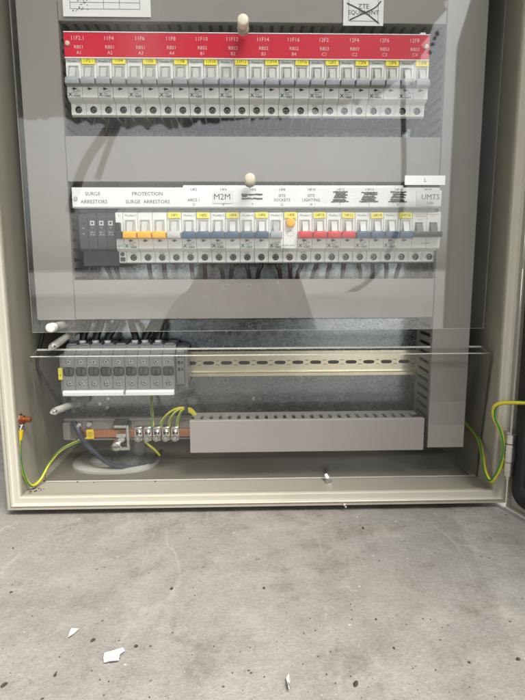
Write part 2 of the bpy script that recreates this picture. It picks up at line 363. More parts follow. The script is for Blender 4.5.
for k in range(500):
    q = out_[rnd.randrange(len(out_))]; x, z = q[0]+rnd.gauss(0, .08), q[1]+rnd.gauss(0, .08); y_ = -5.5+rnd.uniform(-.3, .2); r_ = rnd.uniform(.015, .05); t_ = rnd.random()*6
    m.face([(x+r_*math.cos(t_+w_), y_+r_*.3*math.sin(3*w_), z+r_*(.5 if w_ % 3 > 1.5 else 1)*math.sin(t_+w_)) for w_ in (0, 1.4, 3.1, 4.6)], OPP)
def part0(mb, name, parent):
    o = mb.build(name, parent); o.matrix_parent_inverse = Matrix.Translation(-Vector(parent.location)); return o
part0(m, 'crown', added_tree)
for nm_, pts, r_ in (('trunk', [(-60, 430), (-40, 200), (20, 100)], .12), ('limb', [(66, 222), (84, 175), (118, 128), (150, 60)], .05), ('limb', [(95, 190), (112, 150), (140, 100)], .035), ('limb', [(345, 330), (368, 290), (390, 255), (400, 200), (395, 90)], .03)):
    m = MB(); Q = spline([Vector((mir(*q)[0], -5.6, max(mir(*q)[1], GZ-.02))) for q in pts], 5); tube(m, Q, r_, BARK, n=10, step=1)
    part0(m, nm_, added_tree)
BOUNCE = mat('pale_bounce_ground', (.66, .65, .61), .9, var=.12, vscale=3)  # added unseen pale ground, brightens the mirror image behind the person
m = MB(); m.face([(-20, -30, GZ+.004), (20, -30, GZ+.004), (20, -1.75, GZ+.004), (-20, -1.75, GZ+.004)], BOUNCE); tag(m.build('bounce_ground'), None, None, kind='structure')

# ------------------------------------------------------------------ cabinet
W, H, D = .6115, .78, .34
cab = thing('electrical_cabinet', 'open beige steel electrical cabinet standing on the concrete', 'cabinet', (W/2, .1, 0))
def part(mb, name, parent, smooth=False):
    o = mb.build(name, parent, smooth); o.matrix_parent_inverse = Matrix.Translation(-Vector(parent_loc(parent))); return o
def parent_loc(o):
    v = Vector(o.location)
    return v if o.parent is None else v + parent_loc(o.parent)
m = MB()
t = .0035
def quadframe(mb, rects, mt):       # nested rectangles (inset, Y) lofted round the mouth of the cabinet
    rings = [[(i_, Y_, i_), (W-i_, Y_, i_), (W-i_, Y_, H-i_), (i_, Y_, H-i_)] for i_, Y_ in rects]
    mb.loft(rings, mt, caps=False)
quadframe(m, [(0, D), (0, .0025), (.0008, .0006), (.0022, 0), (.0044, 0), (.0052, -.0012), (.0064, -.0020), (.0076, -.0012), (.0084, .0010),
              (.0095, .0016), (.0135, .0020), (.0152, .0028), (.0160, .0045), (.0160, .0120), (.0148, .0135), (.0085, .0135), (.0078, .0150), (.0078, D-.004)], PAINT)
m.box(.0005, W-.0005, D-.006, D-.001, .0005, H-.0005, PAINT)
part(m, 'shell', cab, True)
m = MB(); m.box(.0180, W-.0180, .0690, D-.008, .0070, .0094, FLOORP); part(m, 'floor_shade_plate', cab)  # added plate, darker to imitate the shaded floor
m = MB()     # mounting plate, its lower left notch and folded bracket
PY = .125
m.box(.0600, .5450, PY, PY+.003, .0775, .74, ZINC)
m.box(.0440, .0605, PY-.004, PY+.002, .088, .1285, ZINC)
m.box(.0460, .0605, PY-.004, PY+.002, .183, .222, ZINC)
m.box(.0600, .5450, PY-.006, PY-.0005, .2155, .2190, ZINC)
for x, z in ((.083, .100), (.0925, .094), (.118, .113), (.095, .108), (.30, .105)):
    m.cyl((x, PY-.0025, z), (x, PY+.001, z), .0022, m=SCREW)
part(m, 'mounting_plate', cab)
for z in (.066,):
    h = MB()
    xh, yh = at(509.5, 455, -.017).x, -.017
    for z0, z1, rr in ((.084, .0945, .0056), (.0615, .0830, .0062), (.0440, .0605, .0054)):
        h.cyl((xh, yh, z0), (xh, yh, z1), rr, m=SCREW, n=18)
    h.cyl((xh, yh, .0390), (xh, yh, .044), .0028, m=SCREW)
    h.box(xh-.004, xh+.0005, yh+.002, yh+.010, .050, .0965, SCREW)
    part(h, 'hinge', cab, True)
# door, swung open a little past square
th = RAD(-75); u = Vector((math.cos(th), math.sin(th), 0)); nrm = Vector((-.966, -.259, 0))
DO = Vector((.6086, -.0048, 0))
def dr(a_, b_, z): q = DO + u*a_ - nrm*b_; return (q.x, q.y, z)
door = MB()
def dbox(mb, a0, a1, b0, b1, z0, z1, mt):
    mb.loft([[dr(a0, b0, z0), dr(a1, b0, z0), dr(a1, b1, z0), dr(a0, b1, z0)], [dr(a0, b0, z1), dr(a1, b0, z1), dr(a1, b1, z1), dr(a0, b1, z1)]], mt)
dbox(door, 0, .60, .0055, .0080, -.002, H, PAINT)
for a0, a1, z0, z1 in ((0, .002, -.002, H), (.598, .60, -.002, H), (.002, .598, -.002, 0), (.002, .598, H-.002, H)):
    dbox(door, a0, a1, 0, .0055, z0, z1, PAINT)
do = part(door, 'door', cab)
gk = MB()
def ring(ins, b_, r_=.02):
    pts = []
    for cx_, cz_, s0 in ((.6-ins-r_, ins+r_, -90), (.6-ins-r_, H-ins-r_, 0), (ins+r_, H-ins-r_, 90), (ins+r_, ins+r_, 180)):
        for k in range(6):
            t_ = RAD(s0+18*k); pts.append(dr(cx_+r_*math.cos(t_), b_, cz_+r_*math.sin(t_)))
    return pts
gk.loft([ring(.0085, .0054), ring(.0085, -.001), ring(.011, -.0040, .018), ring(.024, -.0040, .012), ring(.027, -.001, .01), ring(.027, .0054, .01)], RUBBER, caps=False)
gk.build('gasket', do, True)
gk = MB(); dbox(gk, .029, .57, .0030, .0053, .03, H-.03, DARKM)  # dark sheet stands in for shade on the door's inner panel
gk.build('inner_shade_panel', do)

# ------------------------------------------------------------------ wiring ducts
def duct_h(x0, x1, z0, z1, y0, label, yb=PY):
    t_ = thing('wiring_duct', label, 'wiring duct', ((x0+x1)/2, yb, z0), 'grey slotted wiring ducts')
    c = MB()
    c.extr([(y0, z0), (y0, z1), (y0+.0012, z1+.0006), (y0+.008, z1+.0006), (y0+.008, z1-.001), (y0+.0025, z1-.001), (y0+.0025, z0+.001), (y0+.008, z0+.001), (y0+.008, z0-.0006), (y0+.0012, z0-.0006)], x0, x1, DUCT)
    part(c, 'cover', t_)
    b = MB()
    for zz in (z0+.0015, z1-.0035):
        b.box(x0, x1, yb-.014, yb-.0005, zz, zz+.002, DUCT)
        b.box(x0, x1, y0+.0085, y0+.0105, zz, zz+.002, DUCT)
        x = x0+.004
        while x < x1-.008:
            b.box(x, x+.0078, y0+.0105, yb-.014, zz, zz+.002, DUCT); x += .0122
    b.box(x0, x1, yb-.0025, yb-.0005, z0+.004, z1-.004, DUCT)
    part(b, 'slotted_trough', t_); return t_
def duct_v(x0, x1, z0, z1, y0, label, yb=PY):
    t_ = thing('wiring_duct', label, 'wiring duct', ((x0+x1)/2, yb, z0), 'grey slotted wiring ducts')
    c = MB()
    c.loft([[(x, yy, z) for x, yy in ((x0, y0), (x1, y0), (x1+.0006, y0+.0012), (x1+.0006, y0+.008), (x1-.001, y0+.008), (x1-.001, y0+.0025), (x0+.001, y0+.0025), (x0+.001, y0+.008), (x0-.0006, y0+.008), (x0-.0006, y0+.0012))] for z in (z0, z1)], DUCT)
    part(c, 'cover', t_)
    b = MB()
    for xx in (x0+.0015, x1-.0035):
        b.box(xx, xx+.002, yb-.014, yb-.0005, z0, z1, DUCT)
        b.box(xx, xx+.002, y0+.0085, y0+.0105, z0, z1, DUCT)
        z = z0+.003
        while z < z1-.008:
            b.box(xx, xx+.002, y0+.0105, yb-.014, z, z+.0078, DUCT); z += .0122
    b.box(x0+.004, x1-.004, yb-.0025, yb-.0005, z0, z1, DUCT)
    part(b, 'slotted_trough', t_); return t_
DY = .055
duct_v(.0308, .0770, .2262, .735, DY, 'upright grey wiring duct down the left side of the breakers')
duct_v(.5290, .5765, .0542, .735, DY, 'long upright grey wiring duct down the right side')
duct_h(.0782, .5275, .5712, .660, DY, 'topmost level grey duct carrying the crossed-out card')
duct_h(.0782, .5275, .3930, .4443, DY, 'level grey duct between the two breaker rows')
duct_h(.0782, .5275, .2270, .2748, DY, 'level grey duct under the coloured-toggle breaker row')
duct_h(.2170, .5215, .0528, .0945, .050, 'short level grey duct low above the cabinet floor with slots on top', yb=.098)

# ------------------------------------------------------------------ rails
def rail(x0, x1, zc, yw, label):
    t_ = MB(); k = RAILM; h = .0175
    t_.extr([(yw-.0075, zc+h), (yw-.0075, zc+h-.0042), (yw-.0062, zc+h-.0052), (yw, zc+h-.0052), (yw, zc+.0033), (yw+.001, zc+.0033), (yw+.001, zc+h-.0042), (yw-.0055, zc+h-.0042), (yw-.0055, zc+h)], x0, x1, k)
    t_.extr([(yw-.0075, zc-h), (yw-.0075, zc-h+.0042), (yw-.0062, zc-h+.0052), (yw, zc-h+.0052), (yw, zc-.0033), (yw+.001, zc-.0033), (yw+.001, zc-h+.0042), (yw-.0055, zc-h+.0042), (yw-.0055, zc-h)], x0, x1, k)
    x = x0
    while x < x1-.02:
        t_.hole(x, x+.025, zc-.0033, zc+.0033, yw, x+.0125, zc, .0078, .0026, .002, k, DARKM, 16, .6); x += .025
    t_.box(x, x1, yw, yw+.001, zc-.0033, zc+.0033, k)
    o_ = t_.build('mounting_rail', origin=((x0+x1)/2, yw, zc))
    return tag(o_, label, 'mounting rail', 'slotted metal mounting rails')
rail(.050, .5545, .1583, .119, 'empty stretch of shiny slotted metal rail beside the grey terminals')
rail(.080, .527, .508, .119, 'metal rail behind the breaker row under the red label strip')
rail(.080, .531, .334, .119, 'metal rail behind the coloured-toggle breaker row')

# ------------------------------------------------------------------ breakers
MW = .0177
cacheme = {}
def cached(key, fn, name, t_, ox=0., oz=0.):
    """part whose mesh is shared by copies; built around x=0, z=0 (row centre)"""
    if key not in cacheme:
        mb = fn(); ob = mb.build(name, None, True); cacheme[key] = ob.data; bpy.data.objects.remove(ob)
    ob = link(name, cacheme[key], t_, (ox, 0, oz)); return ob
PROF = [(.118, -.0385), (.0665, -.0385), (.0645, -.0370), (.0645, -.0245), (.0560, -.0230), (.0530, -.0205), (.0530, .0215), (.0550, .0232),
        (.0645, .0245), (.0645, .0370), (.0665, .0385), (.118, .0385)]
def screw_head(mb, x, Y, z, r_, rot, m=SCREW):
    mb.cyl((x, Y, z), (x, Y+.003, z), r_, m=m, n=16)
    c, s_ = math.cos(rot)*r_*.85, math.sin(rot)*r_*.85; w_ = .00045
    for cc, ss in ((c, s_), (-s_, c)):
        nx, nz_ = -ss/r_*w_*1.2, cc/r_*w_*1.2
        mb.face([(x-cc-nx, Y-.00015, z-ss-nz_), (x+cc-nx, Y-.00015, z+ss-nz_), (x+cc+nx, Y-.00015, z+ss+nz_), (x-cc+nx, Y-.00015, z-ss+nz_)], DARKM)
def housing(n, w_=MW, mt=WHITE, frames=True, printing='X', holes=True, brand=True, brandink=INKG, extra=None):
    def fn():
        mb = MB()
        for i in range(n):
            x0 = i*w_+.00025; x1 = (i+1)*w_-.00025; xc = (x0+x1)/2
            mb.extr(PROF, x0, x1, mt, skip=(2,) if holes else ())
            mb.box(x0+.0009, x1-.0009, .0690, .1150, -.0392, -.0380, BLACK)
            if holes:
                mb.hole(x0, x1, -.0370, -.0245, .0645, xc, -.0313, .0042, .0042, .006, mt, DARKM)
                mb.cyl((xc+.0068, .0643, -.0345), (xc+.0068, .0646, -.0345), .0004, m=INKGREY, n=6)
                if i % 2 == 0: mb.text('Moeller', xc, -.0258, .0643, .0022, INKGREY)
            if frames:
                fw = .0052
                for a0, a1, z0, z1 in ((-fw-.0009, -fw, -.001, .0128), (fw, fw+.0009, -.001, .0128), (-fw-.0009, fw+.0009, .0128, .0138)):
                    mb.box(xc+a0, xc+a1, .0512, .0532, z0, z1, OFFW)
                mb.box(xc-fw, xc+fw, .0522, .0532, -.001, .0128, LGREYT)
                mb.face([(xc-.0022, .0528, -.0094), (xc-.0022, .0528, -.0130), (xc+.0034, .0528, -.0112)], INK)
                mb.face([(xc-.0036, .0528, -.0110), (xc-.0036, .0528, -.0116), (xc-.0018, .0528, -.0116), (xc-.0018, .0528, -.0110)], INK)
        if brand: mb.text('Moeller', MW*.46, .0187, .0528, .0036, brandink); mb.text('Z', MW*.88, .0187, .0528, .0032, INKGREY)
        if printing:
            [mb.text('X', .0034+dx, -.0178, .0528-abs(dx)*.1, .0062, INKG) for dx in (-.00025, 0, .00025)]; mb.text('Pole', .0095, -.0160, .0528, .0028, INKGREY); [mb.text('C6/2', .0118+dx, -.0190, .0528-abs(dx)*.1, .0036, INKG) for dx in (-.00015, .00015)]
            for z_ in (-.0142, -.0192): mb.box(.0062, .0150, .0527, .0532, z_, z_+.0003, INKGREY)
            mb.text('10000', .0125, -.0142+.0012, .0528, .0014, INKGREY)
        if extra: extra(mb)
        return mb
    return ('house', extra.__name__ if extra else '', n, w_, mt.name, frames, printing, holes, brand, brandink.name), fn
def toggle_fn(mt, w_=.0165, stem=True, stemm=OFFW):
    def fn():
        mb = MB(); h = w_/2
        rings = []
        for Y_, ins, za, zb in ((.0425, .0020, -.0074, -.0016), (.0432, .0006, -.0084, -.0008), (.0470, .0000, -.0088, -.0002), (.0528, .0, -.0090, .0004)):
            rings.append([(-h+ins, Y_, za), (h-ins, Y_, za), (h-ins, Y_, zb-.0016), (h-ins-.0022, Y_, zb), (-h+ins+.0022, Y_, zb), (-h+ins, Y_, zb-.0016)])
        mb.loft(rings, mt)
        if stem:
            mb.loft([[(-.0033, .0440, -.0015), (.0033, .0440, -.0015), (.0033, .0525, -.0008), (-.0033, .0525, -.0008)],
                     [(-.0033, .0478, .0070), (.0033, .0478, .0070), (.0033, .0525, .0070), (-.0033, .0525, .0070)],
                     [(-.0033, .0508, .0115), (.0033, .0508, .0115), (.0033, .0525, .0115), (-.0033, .0525, .0115)]], stemm)
        return mb
    return ('tog', mt.name, w_, stem, stemm.name), fn
def screws(t_, n, w_=MW, z=-.0313):
    for i in range(n):
        k = random.randrange(4)
        def fn(k=k):
            mb = MB(); screw_head(mb, 0, .0684, 0, .0036, .3+k*.45, BSCREW); return mb
        cached(('screw', k), fn, 'terminal_screw', t_, (i+.5)*w_, z)
def nametag(t_, st, ox, z=.0186, w_=.0150):
    mb = MB(); mb.box(-w_/2, w_/2, .0520, .0531, -.0034, .0034, TAG, .0002); mb.text(st, 0, 0, .0518, .0046, INK)
    o_ = mb.build('name_tag', t_, False); o_.location = (ox+random.uniform(-.0003, .0003), -.0012, z+random.uniform(-.0003, .0003)); o_.rotation_euler.y = random.gauss(0, .02); return o_
R1, R2 = .5080, .3340
def row_thing(name, label, cat, x0, zc, group):
    return thing(name, label, cat, (x0, 0, zc), group)
names1 = ['11F2.1', '11F4', '11F6', '11F8', '11F10', '11F12', '11F14', '11F16', '12F2', '12F4', '12F6', '12F8']
codes = ['RBS1', 'RBS1', 'RBS1', 'RBS1', 'RBS2', 'RBS2', 'RBS2', 'RBS2', 'RBS3', 'RBS3', 'RBS3', 'RBS3']
subs = ['A1', 'A2', 'A3', 'A4', 'B1', 'B2', 'B3', 'B4', 'C1', 'C2', 'C3', 'C4']
for i, nm in enumerate(names1):
    t_ = row_thing('circuit_breaker', 'grey-toggle circuit breaker with yellow tag %s below red strip' % nm, 'circuit breaker', .0840+2*MW*i, R1, 'grey-toggle breakers under the red strip')
    k, fn = housing(2); cached(k, fn, 'housing', t_)
    for j in (0, 1):
        k, fn = toggle_fn(GREYT); cached(k, fn, 'toggle', t_, (j+.5)*MW)
    nametag(t_, nm, 1.5*MW); screws(t_, 2)
# second row
mods = [('14F2', BLUE), ('14F4', BLUE), ('14F6', BLUE), ('14F8', None), ('14F10', RED), ('14F12', RED), ('14F14', BLUE), ('14F16', BLUE)]
X2 = .2131
for i, (nm, mt) in enumerate(mods):
    x0 = X2+2*MW*i
    if mt:
        cn = 'blue' if mt is BLUE else 'red'
        t_ = row_thing('circuit_breaker', '%s-toggle circuit breaker carrying the yellow tag %s' % (cn, nm), 'circuit breaker', x0, R2, cn+'-toggle breakers of the lower row')
        k, fn = housing(2); cached(k, fn, 'housing', t_)
        for j in (0, 1):
            k, fn = toggle_fn(mt); cached(k, fn, 'toggle', t_, (j+.5)*MW)
    else:
        def rcd(mb):
            for a0, a1, z0, z1 in ((-.0058, -.0050, -.001, .0128), (.0050, .0058, -.001, .0128), (-.0058, .0058, .0128, .0138)): mb.box(MW/2+a0, MW/2+a1, .0512, .0532, z0, z1, OFFW)
            for a_ in range(8):
                an = a_*math.pi/4; mb.box(1.5*MW+.0042*math.cos(an)-.0005, 1.5*MW+.0042*math.cos(an)+.0005, .0526, .0532, -.003+.0036*math.sin(an)-.0003, -.003+.0036*math.sin(an)+.0003, INK)
            mb.text('T', 1.5*MW-.0058, .0105, .0527, .003, INK); mb.text('In 0,03A 30mA', 1.35*MW, -.0172, .0527, .0026, INKG)
        t_ = row_thing('residual_current_breaker', 'breaker with one pale toggle and round orange test button', 'circuit breaker', x0, R2, None)
        k, fn = housing(2, frames=False, extra=rcd); cached(k, fn, 'housing', t_)
        k, fn = toggle_fn(mat('mid_grey_toggle', (.36, .40, .44), .4), .0145, True, GREYT); cached(k, fn, 'toggle', t_, .5*MW)
        b = MB(); b.cyl((1.5*MW, .0535, .0100), (1.5*MW, .0478, .0100), .0058, .0054, m=YEL, n=20); b.dome((1.5*MW, .0478, .0100), (0, -1, 0), .0054, .0012, YEL, 20)
        b.build('test_button', t_, True)
    nametag(t_, nm, 1.5*MW); screws(t_, 2)
# black two pole breaker at the end of the row
t_ = row_thing('circuit_breaker', 'black-handled breaker with green windows at the right row end', 'circuit breaker', X2+16*MW, R2, None)
def mer(mb):
    mb.text('Merlin Gerin', MW*.55, .0178, .0527, .0024, INKR); mb.text('multi 9', MW*1.45, .0178, .0527, .0024, INKR); mb.text('C60N', MW*.5, .0135, .0527, .0018, INKGREY)
    mb.box(.0022, 2*MW-.002, .0527, .0532, .0198, .0201, INKR); mb.text('C6  400V~', MW, -.0150, .0527, .0026, INKGREY)
k, fn = housing(2, frames=False, printing='', brand=False, extra=mer); cached(k, fn, 'housing', t_)
for j in (0, 1):
    g_ = MB(); xc = (j+.45)*MW
    g_.loft([[(xc-.0044, .0528, .0105), (xc+.0044, .0528, .0105), (xc+.0044, .0528, -.002), (xc-.0044, .0528, -.002)],
             [(xc-.0040, .0500, .0100), (xc+.0040, .0500, .0100), (xc+.0040, .0450, -.002), (xc-.0040, .0450, -.002)]], BLACK)
    g_.box(xc-.0036, xc+.0036, .0493, .0502, .0078, .0098, GREEN)
    g_.build('rocker', t_)
g_ = MB(); g_.extr([(.0425, -.0062), (.0420, -.0040), (.0430, -.0012), (.0525, -.0005), (.0525, -.0075), (.0440, -.0075)], -.0006, 2*MW-.0010, BLACK); g_.build('bridged_handle', t_, True)
screws(t_, 2)
# half width auxiliary contact and the amber four pole breaker
t_ = row_thing('auxiliary_switch', 'narrow white auxiliary contact with a black toggle beside amber toggles', 'auxiliary contact', .1331, R2, None)
def aux(mb):
    mb.text('8', .0045, .0185, .0527, .003, INKGREY); mb.text('X', .0030, -.0178, .0527, .0042, INKG); mb.text('H', .0068, -.0178, .0527, .003, INKG)
    mb.cyl((.0042, .0640, -.0272), (.0042, .0648, -.0272), .0026, m=INKGREY); mb.box(.0015, .0075, .0640, .0646, -.036, -.031, INKGREY)
k, fn = housing(1, w_=.0092, frames=False, printing='', holes=False, brand=False, extra=aux); cached(k, fn, 'housing', t_)
mb = MB(); mb.box(.0018, .0066, .0460, .0529, -.001, .0100, BLACK, .0004); mb.box(.0008, .0092, .0425, .0529, -.0090, -.0005, BLACK, .0006); mb.build('toggle', t_)
t_ = row_thing('circuit_breaker', 'four-pole circuit breaker with three amber toggles and a pale one', 'circuit breaker', .1423, R2, None)
k, fn = housing(4); cached(k, fn, 'housing', t_)
for j in range(4):
    k, fn = toggle_fn(YEL if j < 3 else LGREYT); cached(k, fn, 'toggle', t_, (j+.5)*MW)
nametag(t_, '14F1', 3.5*MW); screws(t_, 4)
# surge arrester
t_ = row_thing('surge_arrester', 'dark grey surge arrester of four narrow modules', 'surge arrester', .0885, R2, None)
mb = MB()
mb.extr([(.118, -.0430), (.068, -.0430), (.066, -.0415), (.066, -.0230), (.118, -.0230)], .0002, .0440, DGREY)
mb.extr([(.118, .0210), (.060, .0210), (.058, .0225), (.058, .0370), (.118, .0370)], .0002, .0440, DGREY)
mb.box(.0010, .0430, .1000, .1180, -.0240, .0220, DGREY)
for j in range(4): mb.hole(.0004+j*.011, .0110+j*.011, -.041, -.0232, .0657, .0057+j*.011, -.032, .0036, .0036, .0055, DGREY, DARKM)
mb.build('base', t_, True)
for j in range(4):
    mb = MB(); x0, x1 = j*.011+.0003, (j+1)*.011-.0003; z1 = .0235 if j else .0215
    mb.extr([(.066, -.0225), (.0565, -.0225), (.0545, -.0205), (.0535, .0150), (.0550, .0165), (.0550, z1-.001), (.057, z1), (.066, z1)], x0, x1, DGREY)
    xc = (x0+x1)/2
    if j:
        mb.box(xc-.0026, xc+.0026, .0532, .0545, .0070, .0125, LGREYT); mb.box(xc-.0012, xc+.0012, .0530, .0545, .0085, .0112, DGREY)
        mb.box(xc-.0042, xc+.0042, .0535, .0545, .0010, .0016, INKGREY)
        mb.text('280 V', xc, -.0012, .0535, .0027, LGREYT); mb.text('20 kA', xc, -.0040, .0535, .0027, LGREYT); mb.text('L%d' % j, xc, .0043, .0532, .0026, LGREYT)
    else:
        mb.box(xc-.0022, xc+.0022, .0532, .0545, .0080, .0110, BLACK); mb.text('N', xc, .0035, .0534, .003, LGREYT); mb.text('PE', xc, -.003, .0534, .0022, LGREYT)
    mb.build('cartridge', t_, True)

# ------------------------------------------------------------------ label strips and cards
def fl(st, x, z, Y, sz, mb, ink): mb.text(st, x, z, Y, sz, ink)
mb = MB()
zA, zB = .5300, .5566
mb.box(.0843, .5075, .0445, .0463, zA, zB, LABELR, .0003)
mb.box(.0843, .5075, .0440, .0470, zB, zB+.0009, LABELW); mb.box(.0843, .5075, .0440, .0470, zA-.0009, zA, LABELW)
mb.box(.0860, .5060, .0465, .0560, zA+.004, zA+.007, DUCT)
mb.box(.4960, .5020, .0440, .0470, zB+.001, zB+.0026, LABELW)
for i in range(12):
    xc = .1000+2*MW*i
    mb.text(names1[i], xc, .5503, .0442, .0060, LABELT); mb.text(codes[i], xc+.001, .5408, .0442, .0052, LABELT); mb.text(subs[i], xc+.001, .5348, .0442, .0052, LABELT)
t_ = t_strip = tag(mb.build('label_strip', origin=(.296, .0455, zA)), 'red label strip with white lettering above the top breakers', 'label strip')
for x, z in ((.0885, .5446), (.5035, .5440)):
    mb = MB(); mb.cyl((x, .0447, z), (x, .0432, z), .0029, .0027, m=CREAM, n=16); mb.dome((x, .0432, z), (0, -1, 0), .0027, .0008, CREAM)
    o_ = mb.build('rivet', t_, True, origin=(.296, .0455, zA)); o_.location = (0, 0, 0)
mb = MB(); zA, zB = .3624, .3852
mb.box(.0835, .5275, .0445, .0463, zA, zB, LABELW, .0003)
mb.box(.0835, .5275, .0443, .0480, zA-.0014, zA-.0002, GREYT)
mb.box(.2160, .4830, .0462, .0472, zB-.002, zB+.0028, LABELW)
mb.box(.0860, .5260, .0465, .0560, zA+.004, zA+.007, DUCT)
Yt = .0442
for st, x, z, sz in (('SURGE', .1085, .3776, .0060), ('ARRESTORS', .1095, .3684, .0060), ('PROTECTION', .1735, .3776, .0060), ('SURGE  ARRESTORS', .1735, .3684, .0060)):
    mb.text(st, x, z, Yt, sz, INKGREY)
cols = ['14F2', '14F4', '14F6', '14F8', '14F10', '14F12', '14F14', '14F16', '14F18']
low = [['', 'ARCS 1', 'D'], ['', '', 'E'], ['', '', 'F'], ['SITE', 'SOCKETS', 'G'], ['SITE', 'LIGHTING', 'H'], ['', '', 'I'], ['', '', 'J'], ['', '', 'K'], ['', '', '']]
for i, c_ in enumerate(cols):
    xc = .2290+2*MW*i
    mb.text(c_, xc, .3826, Yt, .0042, INK)
    for st, z in zip(low[i], (.3755, .3705, .3652)):
        if st: mb.text(st, xc, z, Yt, .0048 if z > .366 else .0040, INK)
strip2 = tag(mb.build('label_strip', origin=(.305, .0455, zA)), 'white label strip with grey lettering above the coloured toggles', 'label strip')
def o2(mb, name, label=None):
    o_ = mb.build(name, strip2, origin=(.305, .0455, zA)); o_.location = (0, 0, 0)
    if label: o_['label'] = label
mb = MB(); rnd = random.Random(5)
def scrib(x0, x1, z, th_=.0011):
    n_ = 14
    top = []; bot = []
    for k in range(n_+1):
        x = x0+(x1-x0)*k/n_; zz = z+rnd.uniform(-.0003, .0003); top.append((x, Yt-.0001, zz+th_*rnd.uniform(.7, 1.2))); bot.append((x, Yt-.0001, zz-th_*rnd.uniform(.7, 1.2)))
    for k in range(n_): mb.face([bot[k], bot[k+1], top[k+1], top[k]], INK)
scrib(.2862, .3118, .3768, .0010); scrib(.2862, .3118, .3722, .0009); scrib(.2868, .2930, .3750, .0012)
SL = 'black marker strokes hiding a printed name'
o2(mb, 'marker_scribble', SL)
for c_, hw in ((5, 1), (6, 1.1), (7, 1.1)):
    xc = .2290+2*MW*c_; mb = MB()
    for z, a_, b_ in ((.3795, -.009, .009), (.3780, -.006, .006), (.3768, -.006, .009), (.3750, -.007, .006), (.3735, -.008, .008), (.3712, -.009, .006), (.3700, -.008, .007), (.3688, -.011, .010)):
        scrib(xc+a_*hw, xc+b_*hw, z+rnd.uniform(-.0004, .0004), .00085)
    o2(mb, 'marker_scribble', SL)
mb = MB(); xc = .2645
mb.box(xc-.0125, xc+.0120, .0434, .0441, .3668, .3812, PAPER); mb.text('M2M', xc-.0015, .3738, .0432, .0100, INK); o2(mb, 'sticker', 'white sticker reading M2M')
mb = MB(); xc = .5150
mb.box(xc-.0160, xc+.0145, .0434, .0441, .3632, .3822, PAPER); mb.text('UMTS', xc+.001, .3738, .0432, .0088, INK); mb.text('2100', xc+.001, .3668, .0432, .0040, INKGREY); o2(mb, 'sticker', 'white sticker reading UMTS')
mb = MB(); mb.cyl((.0875, .0447, .3722), (.0875, .0436, .3722), .0026, m=LGREYT); o2(mb, 'rivet')
strip2.location.y += .0055; t_strip.location.y += .0055
# L strip stuck on the clear cover
a_, b_ = at(405, 175.5, .0275), at(445, 185, .0275)
mb = MB(); mb.box(a_.x, b_.x, .0272, .0280, b_.z, a_.z, LABELW); mb.text('L', (a_.x+b_.x)/2, (a_.z+b_.z)/2, .0270, .0062, INKGREY)
tag(mb.build('label_sticker', origin=((a_.x+b_.x)/2, .0276, b_.z)), 'small blank white strip marked L stuck on the clear cover', 'sticker')
# cards on the top duct
a_, b_ = at(62, 0, .0535), at(151, 16, .0535)
x0, x1, z0, z1 = .0845, b_.x, at(62, 16.5, .0535).z, .655
mb = MB(); mb.box(x0, x1, .0530, .0537, z0, z1, PAPER)
for k in range(9):
    zz = z0+.0078+k*.0068; mb.box(x0+.008, x1-.012, .05285, .0529, zz, zz+.0005, INKGREY)
for xx in (.008, .046, .064, x1-x0-.0125): mb.box(x0+xx, x0+xx+.0005, .05285, .0529, z0+.0078, z1-.02, INKGREY)
rnd = random.Random(2)
for k in range(24):
    xx = x0+.010+rnd.random()*.018; zz = z0+.005+rnd.random()*.012; mb.box(xx, xx+.0012, .0528, .05285, zz, zz+.0009, INKGREY)
tag(mb.build('printed_sheet', origin=((x0+x1)/2, .0535, z0)), 'white printed table sheet on the top duct at upper left', 'paper sheet')
a_, b_ = at(343.5, 0, .0530), at(383, 26, .0530)
z0, z1 = b_.z, b_.z+.047; x0, x1 = a_.x, b_.x
mb = MB(); mb.box(x0, x1, .0525, .0533, z0, z1, PAPER)
xc = (x0+x1)/2; wd = x1-x0
for q in ((.006, wd-.006, z0+.0045, z0+.005), (.006, wd-.006, z1-.0050, z1-.0045), (.006, .0065, z0+.0045, z1-.0045), (wd-.0065, wd-.006, z0+.0045, z1-.0045)):
    mb.box(x0+q[0], x0+q[1], .0523, .0525, q[2], q[3], INKGREY)
zt = at(363, 7, .053).z; mb.text('ZTE', xc, zt, .0523, .0075, INK); mb.text('EQUIPMENT', xc, at(363, 13, .053).z, .0523, .0066, INK)
def stroke(mb, pts, w_, Y):
    Q = spline([Vector((x, 0, z)) for x, z in pts], 5)
    for k in range(len(Q)-1):
        d = (Q[k+1]-Q[k]).normalized(); nn = Vector((-d.z, 0, d.x))*w_
        mb.face([(Q[k]-nn)[:1]+(Y,)+((Q[k]-nn).z,), ((Q[k+1]-nn).x, Y, (Q[k+1]-nn).z), ((Q[k+1]+nn).x, Y, (Q[k+1]+nn).z), ((Q[k]+nn).x, Y, (Q[k]+nn).z)], INK)
P2 = lambda a_, b_: (at(a_, b_, .0522).x, at(a_, b_, .0522).z)
stroke(mb, [P2(347, 3), P2(357, 8), P2(367, 14), P2(379, 23.5)], .00065, .0521)
stroke(mb, [P2(349.5, 20), P2(360, 15), P2(371, 10), P2(377, 6), P2(381, 1)], .00065, .0520)
tag(mb.build('paper_card', origin=(xc, .053, z0)), 'white card reading ZTE EQUIPMENT crossed out in black marker', 'card')

